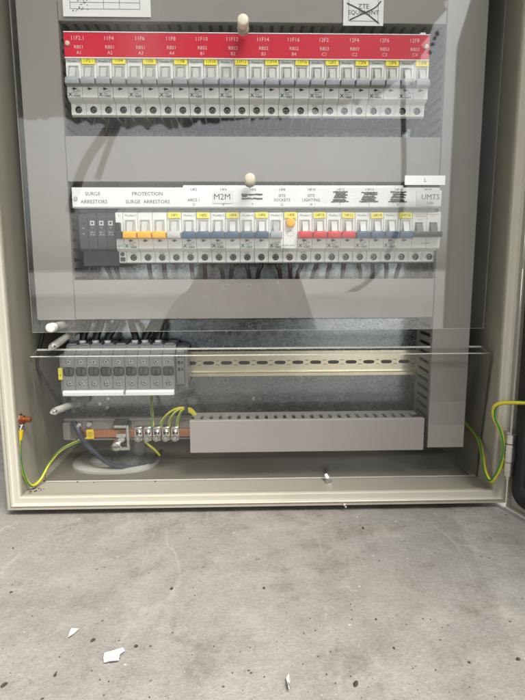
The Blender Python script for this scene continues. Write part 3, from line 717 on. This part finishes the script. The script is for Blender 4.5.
# ------------------------------------------------------------------ grey terminal blocks
TX0, TW = .0550, .0159
tprof = [(.116, .129), (.064, .129), (.0615, .1305), (.0615, .1508), (.0615, .1665), (.0615, .1755), (.0660, .1800), (.0700, .1805), (.0715, .1850), (.0800, .1868), (.0812, .1905), (.1160, .1905)]
for i in range(9):
    t_ = thing('terminal_block', 'grey screw terminal block, %s of nine on the lower rail counted from the left' % ['first', 'second', 'third', 'fourth', 'fifth', 'sixth', 'seventh', 'eighth', 'ninth'][i], 'terminal block', (TX0+i*TW, 0, 0), 'grey terminal blocks on the lower rail')
    def fn():
        mb = MB(); x0, x1 = .0003, TW-.0003; xc = TW/2
        mb.extr(tprof, x0, x1, TERM, skip=(2, 3, 4))
        mb.hole(x0, x1, .1305, .1508, .0615, xc, .1432, .0036, .0036, .005, TERM, DARKM)
        mb.hole(x0, x1, .1508, .1665, .0615, xc, .1588, .0070, .0062, .004, TERM, TERMD, 16, .45)
        mb.hole(x0, x1, .1665, .1755, .0615, xc, .1712, .0032, .0030, .005, TERM, DARKM)
        mb.box(x0+.002, x1-.002, .0800, .1100, .1905, .1925, TERM)
        return mb
    cached(('term',), fn, 'housing', t_)
    def fn2():
        mb = MB(); xc = TW/2; mb.box(xc-.0055, xc-.0008, .0620, .0660, .1545, .1635, DGREY, .0005); mb.box(xc+.0012, xc+.0055, .0612, .0660, .1555, .1625, TERMD, .0005); return mb
    cached(('termin',), fn2, 'bridge_socket', t_)
    for z_, k in ((.1432, i % 4), (.1712, (i+2) % 4)):
        def fn3(k=k):
            mb = MB(); screw_head(mb, 0, .0628, 0, .0031, .2+k*.5); return mb
        cached(('tscrew', k), fn3, 'terminal_screw', t_, TW/2, z_)
for x0, x1, lb in ((TX0+.0005, TX0+5*TW-.002, 'long white marker strip under the five left terminal blocks'), (TX0+5*TW+.001, TX0+9*TW-.001, 'short white marker strip under the four right terminal blocks')):
    mb = MB(); mb.extr([(.0565, .1282), (.0560, .1325), (.0580, .1345), (.0640, .1345), (.0640, .1282)], x0, x1, LABELW)
    tag(mb.build('marker_strip', origin=((x0+x1)/2, .06, .1282)), lb, 'marker strip', 'white terminal marker strips')
mb = MB(); xe = TX0+9*TW+.0005
mb.extr([(.118, .136), (.078, .136), (.076, .138), (.076, .181), (.080, .186), (.118, .188)], xe, xe+.0100, TERM)
for z_ in (.158, .167, .176): mb.box(xe+.002, xe+.0048, .0755, .0764, z_-.0022, z_+.0022, DARKM); mb.box(xe+.0062, xe+.0088, .0755, .0764, z_-.0018, z_+.0018, DGREY)
mb.box(xe+.0102, xe+.0135, .085, .118, .132, .186, TERM)
tag(mb.build('end_bracket', origin=(xe, .1, .136)), 'grey end clamp with dark openings right of the terminal blocks', 'end clamp')
mb = MB(); mb.box(.0505, .0546, .066, .085, .1290, .1800, TERM, .0005); mb.box(.0490, .0545, .0625, .0665, .1480, .1630, TAG, .0005); mb.text('4', .0517, .154, .0622, .004, INK)
tag(mb.build('end_plate', origin=(.052, .07, .129)), 'thin grey end plate with a yellow tag left of the terminal blocks', 'end plate')

# ------------------------------------------------------------------ earth bar
t_ = thing('earth_busbar', 'copper earth bar carried on a grey support low on the left', 'busbar', (.13, .1, .06))
mb = MB(); mb.box(.0440, .2160, .092, .098, .0592, .0872, SUPP); mb.box(.0440, .2160, .089, .099, .0860, .0885, SUPP); mb.box(.0425, .0520, .084, .095, .0600, .0840, SUPP, .001)
mb.box(.0440, .2160, .089, .099, .0585, .0605, SUPP); part(mb, 'support', t_)
mb = MB(); mb.box(.0590, .2400, .0870, .0915, .0625, .0730, COPPER, .0004); part(mb, 'bar', t_)
mb = MB(); mb.box(.0735, .0830, .0862, .0869, .0610, .0742, YLUG)
c = Vector((.0782, .086, .0676)); ring_ = 20
for k in range(ring_):
    a0, a1 = 2*math.pi*k/ring_, 2*math.pi*(k+1)/ring_
    mb.face([(c.x+.0033*math.cos(a0), .0861, c.z+.0033*math.sin(a0)), (c.x+.0033*math.cos(a1), .0861, c.z+.0033*math.sin(a1)), (c.x+.0028*math.cos(a1), .0861, c.z+.0028*math.sin(a1)), (c.x+.0028*math.cos(a0), .0861, c.z+.0028*math.sin(a0))], INK)
for z_, hw in ((.0682, .0018), (.0670, .0013), (.0659, .0007)): mb.box(c.x-hw, c.x+hw, .0860, .0862, z_, z_+.0003, INK)
mb.box(c.x-.0002, c.x+.0002, .0860, .0862, .0682, .0698, INK); part(mb, 'earth_symbol', t_)
for x, z in ((.0640, .0800), (.0775, .0812)):
    mb = MB(); mb.cyl((x, .0905, z), (x, .086, z), .0036, m=SCREW, n=6); mb.cyl((x, .086, z), (x, .082, z), .0020, m=SCREW); part(mb, 'bolt', t_, True)
mb = MB()      # big clamp
x0 = .1135
mb.box(x0, x0+.0200, .0745, .0920, .0485, .0525, SCREW, .0005); mb.box(x0, x0+.0200, .0745, .0920, .0790, .0830, SCREW, .0005); mb.box(x0+.0160, x0+.0200, .0740, .0920, .0485, .0830, SCREW, .0006)
mb.box(x0-.0015, x0+.0165, .0800, .0960, .0790, .0880, BLACK, .001)
mb.box(x0+.001, x0+.0150, .0780, .0860, .0645, .0700, SCREW, .0005)
part(mb, 'saddle_clamp', t_)
mb = MB(); mb.cyl((x0+.0042, .079, .0575), (x0+.0042, .066, .0565), .0062, m=SCREW, n=18); mb.dome((x0+.0042, .066, .0565), (0, -1, -.08), .0062, .0015, SCREW, 18)
mb.box(x0-.0008, x0+.0092, .0640, .0652, .0560, .0570, DARKM); mb.cyl((x0+.0105, .080, .0640), (x0+.0105, .073, .0640), .0040, m=SCREW, n=6); part(mb, 'clamp_screw', t_, True)
for k in range(5):
    x = .1450+k*.0122; mb = MB()
    mb.box(x-.0050, x+.0050, .0780, .0920, .0600, .0640, SCREW, .0006); mb.box(x-.0050, x+.0050, .0780, .0920, .0755, .0790, SCREW, .0006)
    mb.box(x-.0050, x-.0036, .0785, .0915, .0630, .0765, SCREW); mb.box(x+.0036, x+.0050, .0785, .0915, .0630, .0765, SCREW)
    mb.cyl((x, .086, .0768), (x+.0006, .080, .0735), .0036, m=SCREW, n=14)
    o_ = part(mb, 'bar_terminal', t_, True)
    mb = MB(); mb.cyl((x, .084, .0655), (x, .0735, .0648), .0047, m=SCREW, n=18); mb.cyl((x, .0735, .0648), (x, .0731, .0648), .0033, m=DARKM, n=18); mb.cyl((x, .0733, .0648), (x, .0725, .0648), .0026, m=SCREW, n=14)
    mb.build('screw', o_, True)

# ------------------------------------------------------------------ cables
def wire(name, pts, rad, m_, label, cat, group=None, m2=None, twist=0., step=6, extra=None):
    mb = MB(); tube(mb, pts, rad, m_, m2, twist=twist, step=step)
    if extra: extra(mb)
    return tag(mb.build(name, None, True, origin=pts[0]), label, cat, group)
# cables dropping from the breakers into the ducts
rnd = random.Random(11)
def drop(x, z0, z1, rad, label, group, lean):
    wire('wire', [(x, .072, z0+.004), (x+lean*.2, .0700, z0-.006), (x+lean*.6, .0720, (z0+z1)/2), (x+lean, .0790, z1-.004), (x+lean*1.3, .0900, z1-.02)], rad, BCABLE, label, 'wire', group, step=3)
for i in range(22):
    nm = 'black wire dropping from the coloured-toggle breakers into the duct below'
    x = .1423+MW*(i+.5)
    if i in (0, 3, 20): continue
    drop(x+rnd.uniform(-.0015, .0015), .2965, .2748, .0028, nm, 'wires under the lower breaker row', rnd.uniform(-.007, .007))
for i in range(24):
    if i % 5 == 4: continue
    drop(.0840+MW*(i+.5)+rnd.uniform(-.0015, .0015), .470, .4443, .0022, 'black wire dropping from the top breakers into the middle duct', 'wires under the top breaker row', rnd.uniform(-.009, .009))
for i in range(4):
    drop(.094+.011*i, .293, .2748, .0026, 'dark wire under the surge arrester', 'wires under the surge arrester', rnd.uniform(-.004, .004))
for k, (pa, pb) in enumerate([((84, 347), (90, 316)), ((97, 347), (103, 316)), ((109, 347), (121, 316)), ((136, 347), (128, 316)), ((146, 347), (157, 316)), ((159, 347), (163, 316))]):
    a_, b_ = at(*pa, .095), at(*pb, .10)
    wire('supply_cable', [(a_.x, .095, .188), (a_.x, .095, .199), ((a_.x+b_.x)/2, .100, .213), (b_.x, .105, .236), (b_.x, .105, .26)], .0046, BCABLE,
         'black cable, %s from the left of six rising from the grey terminals' % ['first', 'second', 'third', 'fourth', 'fifth', 'sixth'][k], 'cable', 'cables rising from the terminals', step=4)
    mb = MB(); mb.cyl((a_.x, .090, .1925), (a_.x, .090, .1955), .0044, m=LABELW, n=14)
    tag(mb.build('cable_marker', None, True, origin=(a_.x, .090, .1925)), 'white marker ring at the foot of the %s black cable from the left' % ['first', 'second', 'third', 'fourth', 'fifth', 'sixth'][k], 'cable marker', 'white cable marker rings')
# green and yellow earth wires
GY = dict(m2=GYG)
def pxs(l): return [tuple(at(a_, b_, c_)) for a_, b_, c_ in l]
wire('earth_wire', pxs([(19.5, 436, .030), (19.6, 447, .029), (20.8, 462, .028), (24.5, 476, .032), (31.5, 485.5, .040), (40, 480, .055), (49, 464, .068), (60, 451, .076), (74, 443, .082), (88, 438.5, .086)]), .0019, GYY,
     'green and yellow earth wire looping off the copper bolt at left', 'wire', 'green and yellow earth wires', twist=.06, **GY)
wire('earth_wire', pxs([(452, 405, .110), (466, 423, .088), (478, 438, .062), (482.5, 455, .032), (485.5, 472, .012), (491, 481, -.004), (497.5, 473, -.010), (502.5, 459, -.013), (503.5, 444, -.013), (500, 430, -.011), (494, 417, -.009), (494.5, 407, -.011), (502, 403, -.017), (514, 402.5, -.024), (532, 403, -.034)]), .0024, GYY,
     'green and yellow earth wire running across to the open door', 'wire', 'green and yellow earth wires', twist=.05, **GY)
wire('earth_wire', pxs([(153, 431, .086), (152.5, 418, .092), (151.5, 405, .100), (151.5, 392, .108)]), .0021, GYY, 'green and yellow earth wire dropping straight from the grey terminals', 'wire', 'green and yellow earth wires', twist=.03, **GY)
for k, (x_, y0) in enumerate(((161, 424), (169, 423), (177, 423))):
    wire('earth_wire', pxs([(x_, y0+5, .084), (x_+.5, y0-2, .082), (x_+8-k*2, 413-k*.6, .080), (x_+17-k*4, 408.5, .080), (187, 408.3+k, .081), (193, 411+k*1.5, .086), (199, 420+k, .094)]), .0019, GYY,
         'green and yellow earth wire arching right from the %s bar terminal' % ['third', 'fourth', 'fifth'][k], 'wire', 'green and yellow earth wires', twist=.05, **GY)
wire('earth_wire', pxs([(145, 441, .082), (149, 445, .082), (154, 449, .086), (159.5, 455, .094)]), .0017, GYY, 'short green and yellow wire tail below the bar terminals', 'wire', 'green and yellow earth wires', **GY)
a_ = at(186.5, 408.5, .079)
mb = MB(); mb.box(a_.x-.0022, a_.x+.0022, .0740, .0860, a_.z-.0055, a_.z+.0055, BLACK, .0005); mb.box(a_.x-.0016, a_.x+.0016, .0750, .0790, a_.z+.0050, a_.z+.0120, BLACK)
tag(mb.build('cable_tie', origin=a_), 'black cable tie round the three arching earth wires', 'cable tie')
wire('cable', pxs([(60, 388, .118), (65, 404, .112), (71, 417, .098), (77, 428, .084), (81, 437, .082), (88, 446, .084), (99, 456, .086), (111, 464, .090), (127, 468, .098), (143, 466, .108), (154, 460, .122), (161, 451, .150)]), .0035, CABLE,
     'thick dark grey cable curving under the copper bar', 'cable')
wire('cable', pxs([(42, 318, .115), (42.5, 335, .105), (38.5, 352, .100), (37.5, 366, .098), (45, 381, .100), (56, 398, .108), (64, 412, .118)]), .0023, BCABLE, 'thin black cable hanging at the left cabinet wall', 'cable')
mb = MB(); a_ = at(83, 439.5, .084)
mb.box(a_.x-.0065, a_.x+.0030, .0800, .0868, a_.z-.0005, a_.z+.0018, SCREW, .0004)
tag(mb.build('cable_lug', origin=a_), 'flat tinned cable lug bolted under the copper bar', 'cable lug')
# stud on the left wall
s0 = Vector((.0080, .0345, .1040))
t_ = thing('earth_stud', 'coppery earth bolt on the left cabinet wall', 'bolt', s0)
mb = MB(); mb.cyl(s0, s0+Vector((.0018, 0, 0)), .0075, m=SCREW, n=18); mb.cyl(s0+Vector((.0018, 0, 0)), s0+Vector((.0062, 0, 0)), .0062, m=COPO, n=6); part(mb, 'nut', t_, True)
mb = MB(); mb.cyl(s0+Vector((.0062, 0, 0)), s0+Vector((.0135, 0, 0)), .0037, m=COPO, n=14); mb.dome(s0+Vector((.0135, 0, 0)), (1, 0, 0), .0037, .0008, COPO); part(mb, 'threaded_end', t_, True)
mb = MB(); b_ = at(20, 430, .0315); c_ = at(19.5, 440, .0300); mb.cyl(s0+Vector((.003, 0, -.006)), b_, .0022, m=SCREW); mb.cyl(b_, c_, .0040, .0030, m=YLUG)
part(mb, 'insulated_lug', t_, True)

# ------------------------------------------------------------------ gland plate on the cabinet floor
t_ = thing('cable_gland_plate', 'pale grey oval cable entry plate on the cabinet floor', 'cable entry', (.10, .138, .0078))
def oval(cx_, cy_, rx, ry, z, n=40, pw=.62):
    return [(cx_+rx*math.copysign(abs(math.cos(q))**pw, math.cos(q)), cy_+ry*math.copysign(abs(math.sin(q))**pw, math.sin(q)), z) for q in [2*math.pi*i/n for i in range(n)]]
mb = MB(); mb.loft([oval(.100, .138, .062, .050, .0070, pw=.8), oval(.100, .138, .062, .050, .0125, pw=.8), oval(.100, .138, .058, .046, .0155, pw=.8), oval(.100, .138, .050, .038, .0155, pw=.8), oval(.100, .138, .048, .036, .012, pw=.8)], GLAND)
part(mb, 'plate', t_, True)
for x_ in (.078, .122):
    mb = MB(); mb.loft([oval(x_, .138, .019, .026, .012, pw=1), oval(x_, .138, .019, .026, .017, pw=1), oval(x_, .138, .015, .021, .0205, pw=1), oval(x_, .138, .005, .007, .0225, pw=1)], MEMB); part(mb, 'membrane', t_, True)
mb = MB(); mb.cyl((.132, .140, .012), (.132, .140, .040), .010, .0085, m=MEMB, n=18); mb.cyl((.132, .140, .040), (.132, .140, .060), .0075, m=MEMB, n=18); part(mb, 'cable_sleeve', t_, True)

# ------------------------------------------------------------------ standoffs and clear covers
def standoff(front, back, rad, cap, label):
    t_ = thing('standoff_pin', label, 'standoff', back, 'standoff pins for the clear covers')
    f_, b_ = Vector(front), Vector(back); d = (f_-b_).normalized()
    mb = MB(); mb.cyl(b_, b_+d*(f_-b_).length*.35, rad*1.35, m=PINM, n=8); mb.cyl(b_, f_, rad, m=PINM, n=18); part(mb, 'shaft', t_, True)
    mb = MB()
    if cap: mb.cyl(f_-d*.003, f_+d*.006, rad*1.25, rad*1.2, m=cap, n=20); mb.dome(f_+d*.006, d, rad*1.2, rad*.35, cap, 20)
    else: mb.cyl(f_, f_+d*.002, rad, rad*.72, m=SCREW, n=16); mb.cyl(f_, f_+d*.006, rad*.45, m=SCREW, n=12)
    part(mb, 'cap' if cap else 'threaded_tip', t_, True)
a_ = at(52, 327.5, .026); standoff(a_, (a_.x+.0015, PY, a_.z-.001), .0046, mat('white_nylon', (.72, .71, .66), .35), 'white-capped standoff at the lower left corner of the upper cover')
standoff(at(52, 347, .030), at(79, 328, PY-.005), .0046, None, 'bare standoff pin just above the grey terminal blocks')
standoff(at(54, 411.5, .034), at(86, 399, PY-.005), .0046, None, 'bare standoff pin below the grey terminal blocks')
for px_, py_, lb in ((243, 19.5, 'cream knob over the red strip at its top edge'), (250, 178.5, 'cream knob over the middle duct just above the white strip')):
    a_ = at(px_, py_, .014); standoff((a_.x, .020, a_.z), (a_.x, .040, a_.z), .0050, CREAM, lb)
def sheet(name, quad, th_, label, lip=False):      # quad: four corners, thickness backwards
    A, B, C_, D_ = [Vector(q) for q in quad]; nn = (B-A).cross(D_-A).normalized()
    if nn.y < 0: nn = -nn
    mb = MB(); F = [A, B, C_, D_]; K = [q+nn*th_ for q in F]
    mb.face(F, CLEAR); mb.face(K[::-1], CLEAR)
    for i in range(4):
        j = (i+1) % 4; mb.face([F[i], F[j], K[j], K[i]], EDGE if i in (0, 2) else EDGES)
    if lip:      # top edge folded back
        a_, b_, c_, d_ = [Vector(q) for q in ((D_.x+.001, D_.y+.0045, D_.z-.0005), (C_.x-.001, C_.y+.0045, C_.z-.0005), (C_.x-.004, C_.y+.017, C_.z+.0055), (D_.x+.003, D_.y+.017, D_.z+.0055))]
        up_ = Vector((0, 0, .0022)); mb.face([a_, b_, c_, d_], CLEAR); mb.face([a_+up_, b_+up_, c_+up_, d_+up_], CLEAR); mb.face([d_, c_, c_+up_, d_+up_], EDGE); mb.face([a_, d_, d_+up_, a_+up_], EDGES); mb.face([b_, c_, c_+up_, b_+up_], EDGES)
    return tag(mb.build(name, origin=A), label, 'clear cover', 'clear acrylic covers')
sheet('clear_cover', [(.0341, .0285, .2135), (.5825, .0285, .2152), (.5865, .0285, .742), (.0341, .0285, .742)], .003, 'large clear cover sheet in front of both breaker rows')
sheet('clear_cover', [(.0215, .066, .0085), (.6015, .066, .0085), (.5985, .041, .1815), (.0235, .041, .1815)], .0045, 'loose clear sheet standing on the cabinet floor before the terminals', True)

# ------------------------------------------------------------------ small loose things
SCRAP = mat('soiled_paper', (.60, .585, .55), .8, var=.12, vscale=90, dirt=.3)
SCRAP2 = mat('pale_peel', (.42, .38, .30), .8, var=.2, vscale=120)
def scrap(pts, label, lift, name='paper_scrap'):
    P_ = [on_floor(a_, b_, GZ+.001) for a_, b_ in pts]; c = sum(P_, Vector())/len(P_); mb = MB()
    n_ = len(P_); rr = random.Random(len(pts)*7+int(pts[0][0])); hh = [GZ+.0006+lift*rr.uniform(.1, 1) for _ in P_]
    mid = [(c.x*.45+q.x*.55, c.y*.45+q.y*.55, GZ+.0006+lift*rr.uniform(0, .35)) for q in P_]
    for dz in (0, .0003):
        for i in range(n_):
            k = (i+1) % n_; A_ = (P_[i].x, P_[i].y, hh[i]+dz); B_ = (P_[k].x, P_[k].y, hh[k]+dz); C2 = (*mid[i][:2], mid[i][2]+dz); D2 = (*mid[k][:2], mid[k][2]+dz)
            mb.face([A_, B_, D2], SCRAP); mb.face([A_, D2, C2], SCRAP); mb.face([C2, D2, (c.x, c.y, GZ+.0009+dz)], SCRAP)
    return tag(mb.build(name, origin=(c.x, c.y, GZ)), label, 'scrap', 'white scraps on the concrete')
scrap([(103.5, 659), (104.5, 655), (112, 653.5), (116, 652), (123, 649.5), (125, 652), (120, 657), (119, 662), (112, 663.5), (104, 664)], 'larger creased white paper scrap on the concrete', .003)
scrap([(68, 638), (69.5, 633), (71.5, 629.5), (76, 629), (79, 630), (74, 634), (71.5, 637)], 'smaller torn white paper scrap left of the larger one', .003)
scrap([(286, 679), (289, 677), (290.5, 682), (288.5, 686), (291.5, 691), (289, 694), (287.5, 688)], 'thin pale curl of paper at the bottom centre', .004)
mb = MB()
CRUMB = mat('pale_glue', (.5, .47, .38), .6)
for q in ((342.5, 499, .0018), (344.5, 502, .0022), (346, 504.5, .0015)):
    a_ = at(q[0], q[1]+3, -.002); mb.dome((a_.x, -.0005, a_.z), (.2, -1, .3), q[2]*.9, q[2]*.8, CRUMB, 8)
tag(mb.build('glue_blob', origin=at(344, 503, 0)), 'small pale crumb stuck under the front lip', 'crumb')
t_ = thing('loose_screw', 'loose white-capped screw lying on the cabinet floor', 'screw', on_floor(328, 479, .0080))
c = on_floor(328, 479, .0120); mb = MB(); mb.cyl(c+Vector((0, 0, -.002)), c+Vector((.001, -.004, -.001)), .0040, m=SCREW, n=14); part(mb, 'head', t_, True)
mb = MB(); mb.cyl(c, c+Vector((-.003, .003, .006)), .0030, .0020, m=LABELW, n=12); part(mb, 'shank', t_, True)

def crumb(px_, py_, sx, sy, rot, label, mt=DIRT, z=GZ, seed=0):
    rr = random.Random(seed); c = on_floor(px_, py_, z+.0005); k = .0008
    mb = MB(); n_ = 9; rings = []
    for hz, sc in ((0, .85), (.0008, 1), (.0018, .7), (.0024, .2)):
        rings.append([(c.x+k*sc*(sx*math.cos(q)*math.cos(rot)-sy*math.sin(q)*math.sin(rot))*rr.uniform(.7, 1.25), c.y+k*1.7*sc*(sx*math.cos(q)*math.sin(rot)+sy*math.sin(q)*math.cos(rot))*rr.uniform(.7, 1.25), z+hz*min(sx, sy)*.5) for q in [2*math.pi*i/n_ for i in range(n_)]])
    mb.loft(rings, mt)
    return tag(mb.build('dirt_crumb', None, True, origin=(c.x, c.y, z)), label, 'crumb', 'dark crumbs scattered on the concrete')
big = [(93, 640, 2.2, 1.4, .3), (136, 646, 2.0, 1.2, 0), (171.5, 588.5, 2, 1.3, .6), (363, 528, 1.5, 1.6, .9), (264, 588, 1.3, 1.4, 1.2), (506, 515, 3, 1.2, -.5), (476, 522, 2.4, .9, -.6), (11, 592, 2.0, .9, .3), (4, 685, 3, 1.4, .4), (13, 548, .7, 2.2, .8),
       (394, 648, 1.2, 1.0, 0), (469, 662, 1.4, .9, -.3), (376, 619, 1.2, .9, 0), (356, 684, 3.0, 1.6, .6), (518, 659, 2.2, 1.2, .2), (55, 675, 1.2, 1.5, .5)]
for i, (a_, b_, sx, sy, ro) in enumerate(big):
    crumb(a_, b_, sx, sy, ro, 'small dark crumb of dirt lying on the concrete', seed=i)
mb = MB(); rr = random.Random(21)
PEB = mat('pale_grit', (.40, .37, .32), .9, var=.3, vscale=300)
for i in range(650):
    px_, py_ = rr.uniform(-20, 545), 515+190*rr.random()**.8
    c = on_floor(px_, py_, GZ); q = rr.choice((.0002, .0002, .0003, .0003, .0003, .0004, .0006)); mt = DIRT if rr.random() < .6 else PEB
    if px_ > 440: q *= .7
    n_ = 6; zt = GZ+.0010 if px_ > 450 else GZ
    mb.loft([[(c.x+q*sc*math.cos(k*1.047+i)*(1+.3*math.sin(i*k)), c.y+q*sc*1.2*math.sin(k*1.047+i), zt+h_*q) for k in range(n_)] for h_, sc in ((-.2, .9), (.5, 1), (1.0, .4))], mt)
tag(mb.build('grit'), 'fine dark and pale grit strewn over the concrete', 'grit', kind='stuff')
mb = MB(); rr = random.Random(4)      # crumbs in the cabinet corner
for i in range(60):
    if i < 26: x_, y_ = .012+rr.random()*.016, .020+rr.random()*.03
    else: x_, y_ = .03+rr.random()*.3, .06+rr.random()*.11
    q = rr.choice((.0005, .0008, .0012)); mb.loft([[(x_+q*sc*math.cos(k*1.047+i), y_+q*sc*math.sin(k*1.047+i), .0078+h_*q) for k in range(6)] for h_, sc in ((-.2, .9), (.5, 1), (1, .4))], DIRT)
tag(mb.build('floor_dirt'), 'dirt crumbs gathered on the cabinet floor', 'dirt', kind='stuff')

# ------------------------------------------------------------------ the photographer mirrored in the covers
JACKET = mat('dark_jacket_cloth', (.018, .02, .026), .85, var=.2, vscale=30, bump=.3, bscale=200)
JEANS = mat('dark_trouser_cloth', (.03, .035, .05), .85, var=.2, vscale=40, bump=.3, bscale=300)
SKIN = mat('skin', (.42, .24, .16), .5, var=.06, vscale=30)
HAIR = mat('dark_hair', (.02, .014, .01), .6, var=.3, vscale=200)
BOOT = mat('dark_boot', (.02, .018, .016), .6)
V = []; Ed = []; Rr = []
def j(x, y_, z, r_, par=None):
    V.append((x, y_, z+.016)); Rr.append(r_); i = len(V)-1
    if par is not None: Ed.append((par, i))
    return i
CX = .262
pel = j(CX, -1.62, .09, .135)
sp1 = j(CX, -1.42, .10, .125, pel); ch = j(CX, -1.20, .115, .145, sp1); up = j(CX, -1.07, .155, .105, ch)
nk = j(CX, -1.00, .175, .058, up); h1 = j(CX, -.955, .195, .070, nk); h2 = j(CX-.005, -.935, .235, .086, h1); h3 = j(CX-.006, -.945, .285, .062, h2)
for sx in (-1, 1):
    hp = j(CX+sx*.10, -1.72, .06, .100, pel); kn = j(CX+sx*.16, -2.12, .03, .060, hp); cf = j(CX+sx*.17, -2.28, .03, .056, kn); an = j(CX+sx*.18, -2.50, .015, .038, cf)
    j(CX+sx*.19, -2.56, .00, .030, an)
    sh = j(CX+sx*.165, -1.07, .135, .068, up); el = j(CX+sx*.21, -.86, .022, .045, sh); wr = j(.293+sx*.110, -.71, .235, .030, el)
    pa = j(.293+sx*.092, -.675, .285, .030, wr)
    for k, (dz, ln) in enumerate(((.028, .9), (.010, 1.), (-.008, .95), (-.025, .8))):
        f1 = j(.293+sx*.088, -.655, .298+dz, .0095, pa); f2 = j(.293+sx*(.086-.012*ln), -.636, .298+dz, .009, f1); j(.293+sx*(.080-.028*ln), -.6325, .298+dz, .0078, f2)
    t1 = j(.293+sx*.078, -.672, .322, .011, pa); j(.293+sx*.055, -.6615, .318, .0092, t1)
me = bpy.data.meshes.new('person'); me.from_pydata(V, Ed, []); person = bpy.data.objects.new('person', me); COL.objects.link(person)
sk = person.modifiers.new('s', 'SKIN'); sv = me.skin_vertices[0].data
for i, r_ in enumerate(Rr): sv[i].radius = (r_, r_)
sv[0].use_root = True
sb = person.modifiers.new('b', 'SUBSURF'); sb.levels = 2; sb.render_levels = 2
bpy.context.view_layer.update()
m2 = bpy.data.meshes.new_from_object(person.evaluated_get(bpy.context.evaluated_depsgraph_get()))
person.modifiers.clear(); person.data = m2
for m_ in (JACKET, JEANS, SKIN, BOOT): m2.materials.append(m_)
for f_ in m2.polygons:
    c = f_.center; f_.use_smooth = True
    if (c.y > -1.01 and c.z > .155 and abs(c.x-CX) < .11 and c.y < -.80) or (c.y > -.715 and c.z > .2): k = 2
    elif c.y < -2.46: k = 3
    elif c.y > -1.50: k = 0
    else: k = 1
    f_.material_index = k
tag(person, 'person in a dark jacket lying propped on both elbows, mirrored in the covers', 'person')
hm = MB(); rings = []
for q in range(7):
    t_ = q/6*1.45; rings.append([(CX-.006+.094*math.cos(t_)*math.cos(a_), -.953+.100*math.cos(t_)*math.sin(a_), .248+.095*math.sin(t_)) for a_ in [2*math.pi*i/20 for i in range(20)]])
hm.loft(rings, HAIR); o_ = hm.build('hair', None, True); o_.parent = person
fc = MB()
fc.loft([[(CX-.010, -.852, .205), (CX+.010, -.852, .205), (CX, -.845, .240)], [(CX-.006, -.832, .208), (CX+.006, -.832, .208), (CX, -.845, .236)]], SKIN)
o_ = fc.build('nose', None, True); o_.parent = person
for sx in (-1, 1):
    fc = MB(); fc.cyl((CX+sx*.032, -.868, .236), (CX+sx*.032, -.856, .236), .011, .009, m=PAPER); fc.cyl((CX+sx*.032, -.857, .236), (CX+sx*.032, -.8545, .236), .005, m=INK); o_ = fc.build('eye', None, True); o_.parent = person
    fc = MB(); fc.cyl((CX-.005+sx*.083, -.945, .225), (CX-.005+sx*.097, -.952, .230), .022, .026, m=SKIN); o_ = fc.build('ear', None, True); o_.parent = person
t_ = thing('mobile_phone', 'dark mobile phone held level in both hands of the lying person', 'phone', (.293, -.645, .29))
mb = MB(); mb.box(.293-.074, .293+.074, -.652, -.6445, .252, .326, BLACK, .003); part(mb, 'body', t_)
mb = MB(); mb.box(.293-.070, .293+.070, -.6528, -.6521, .256, .322, TERMD); part(mb, 'screen', t_)
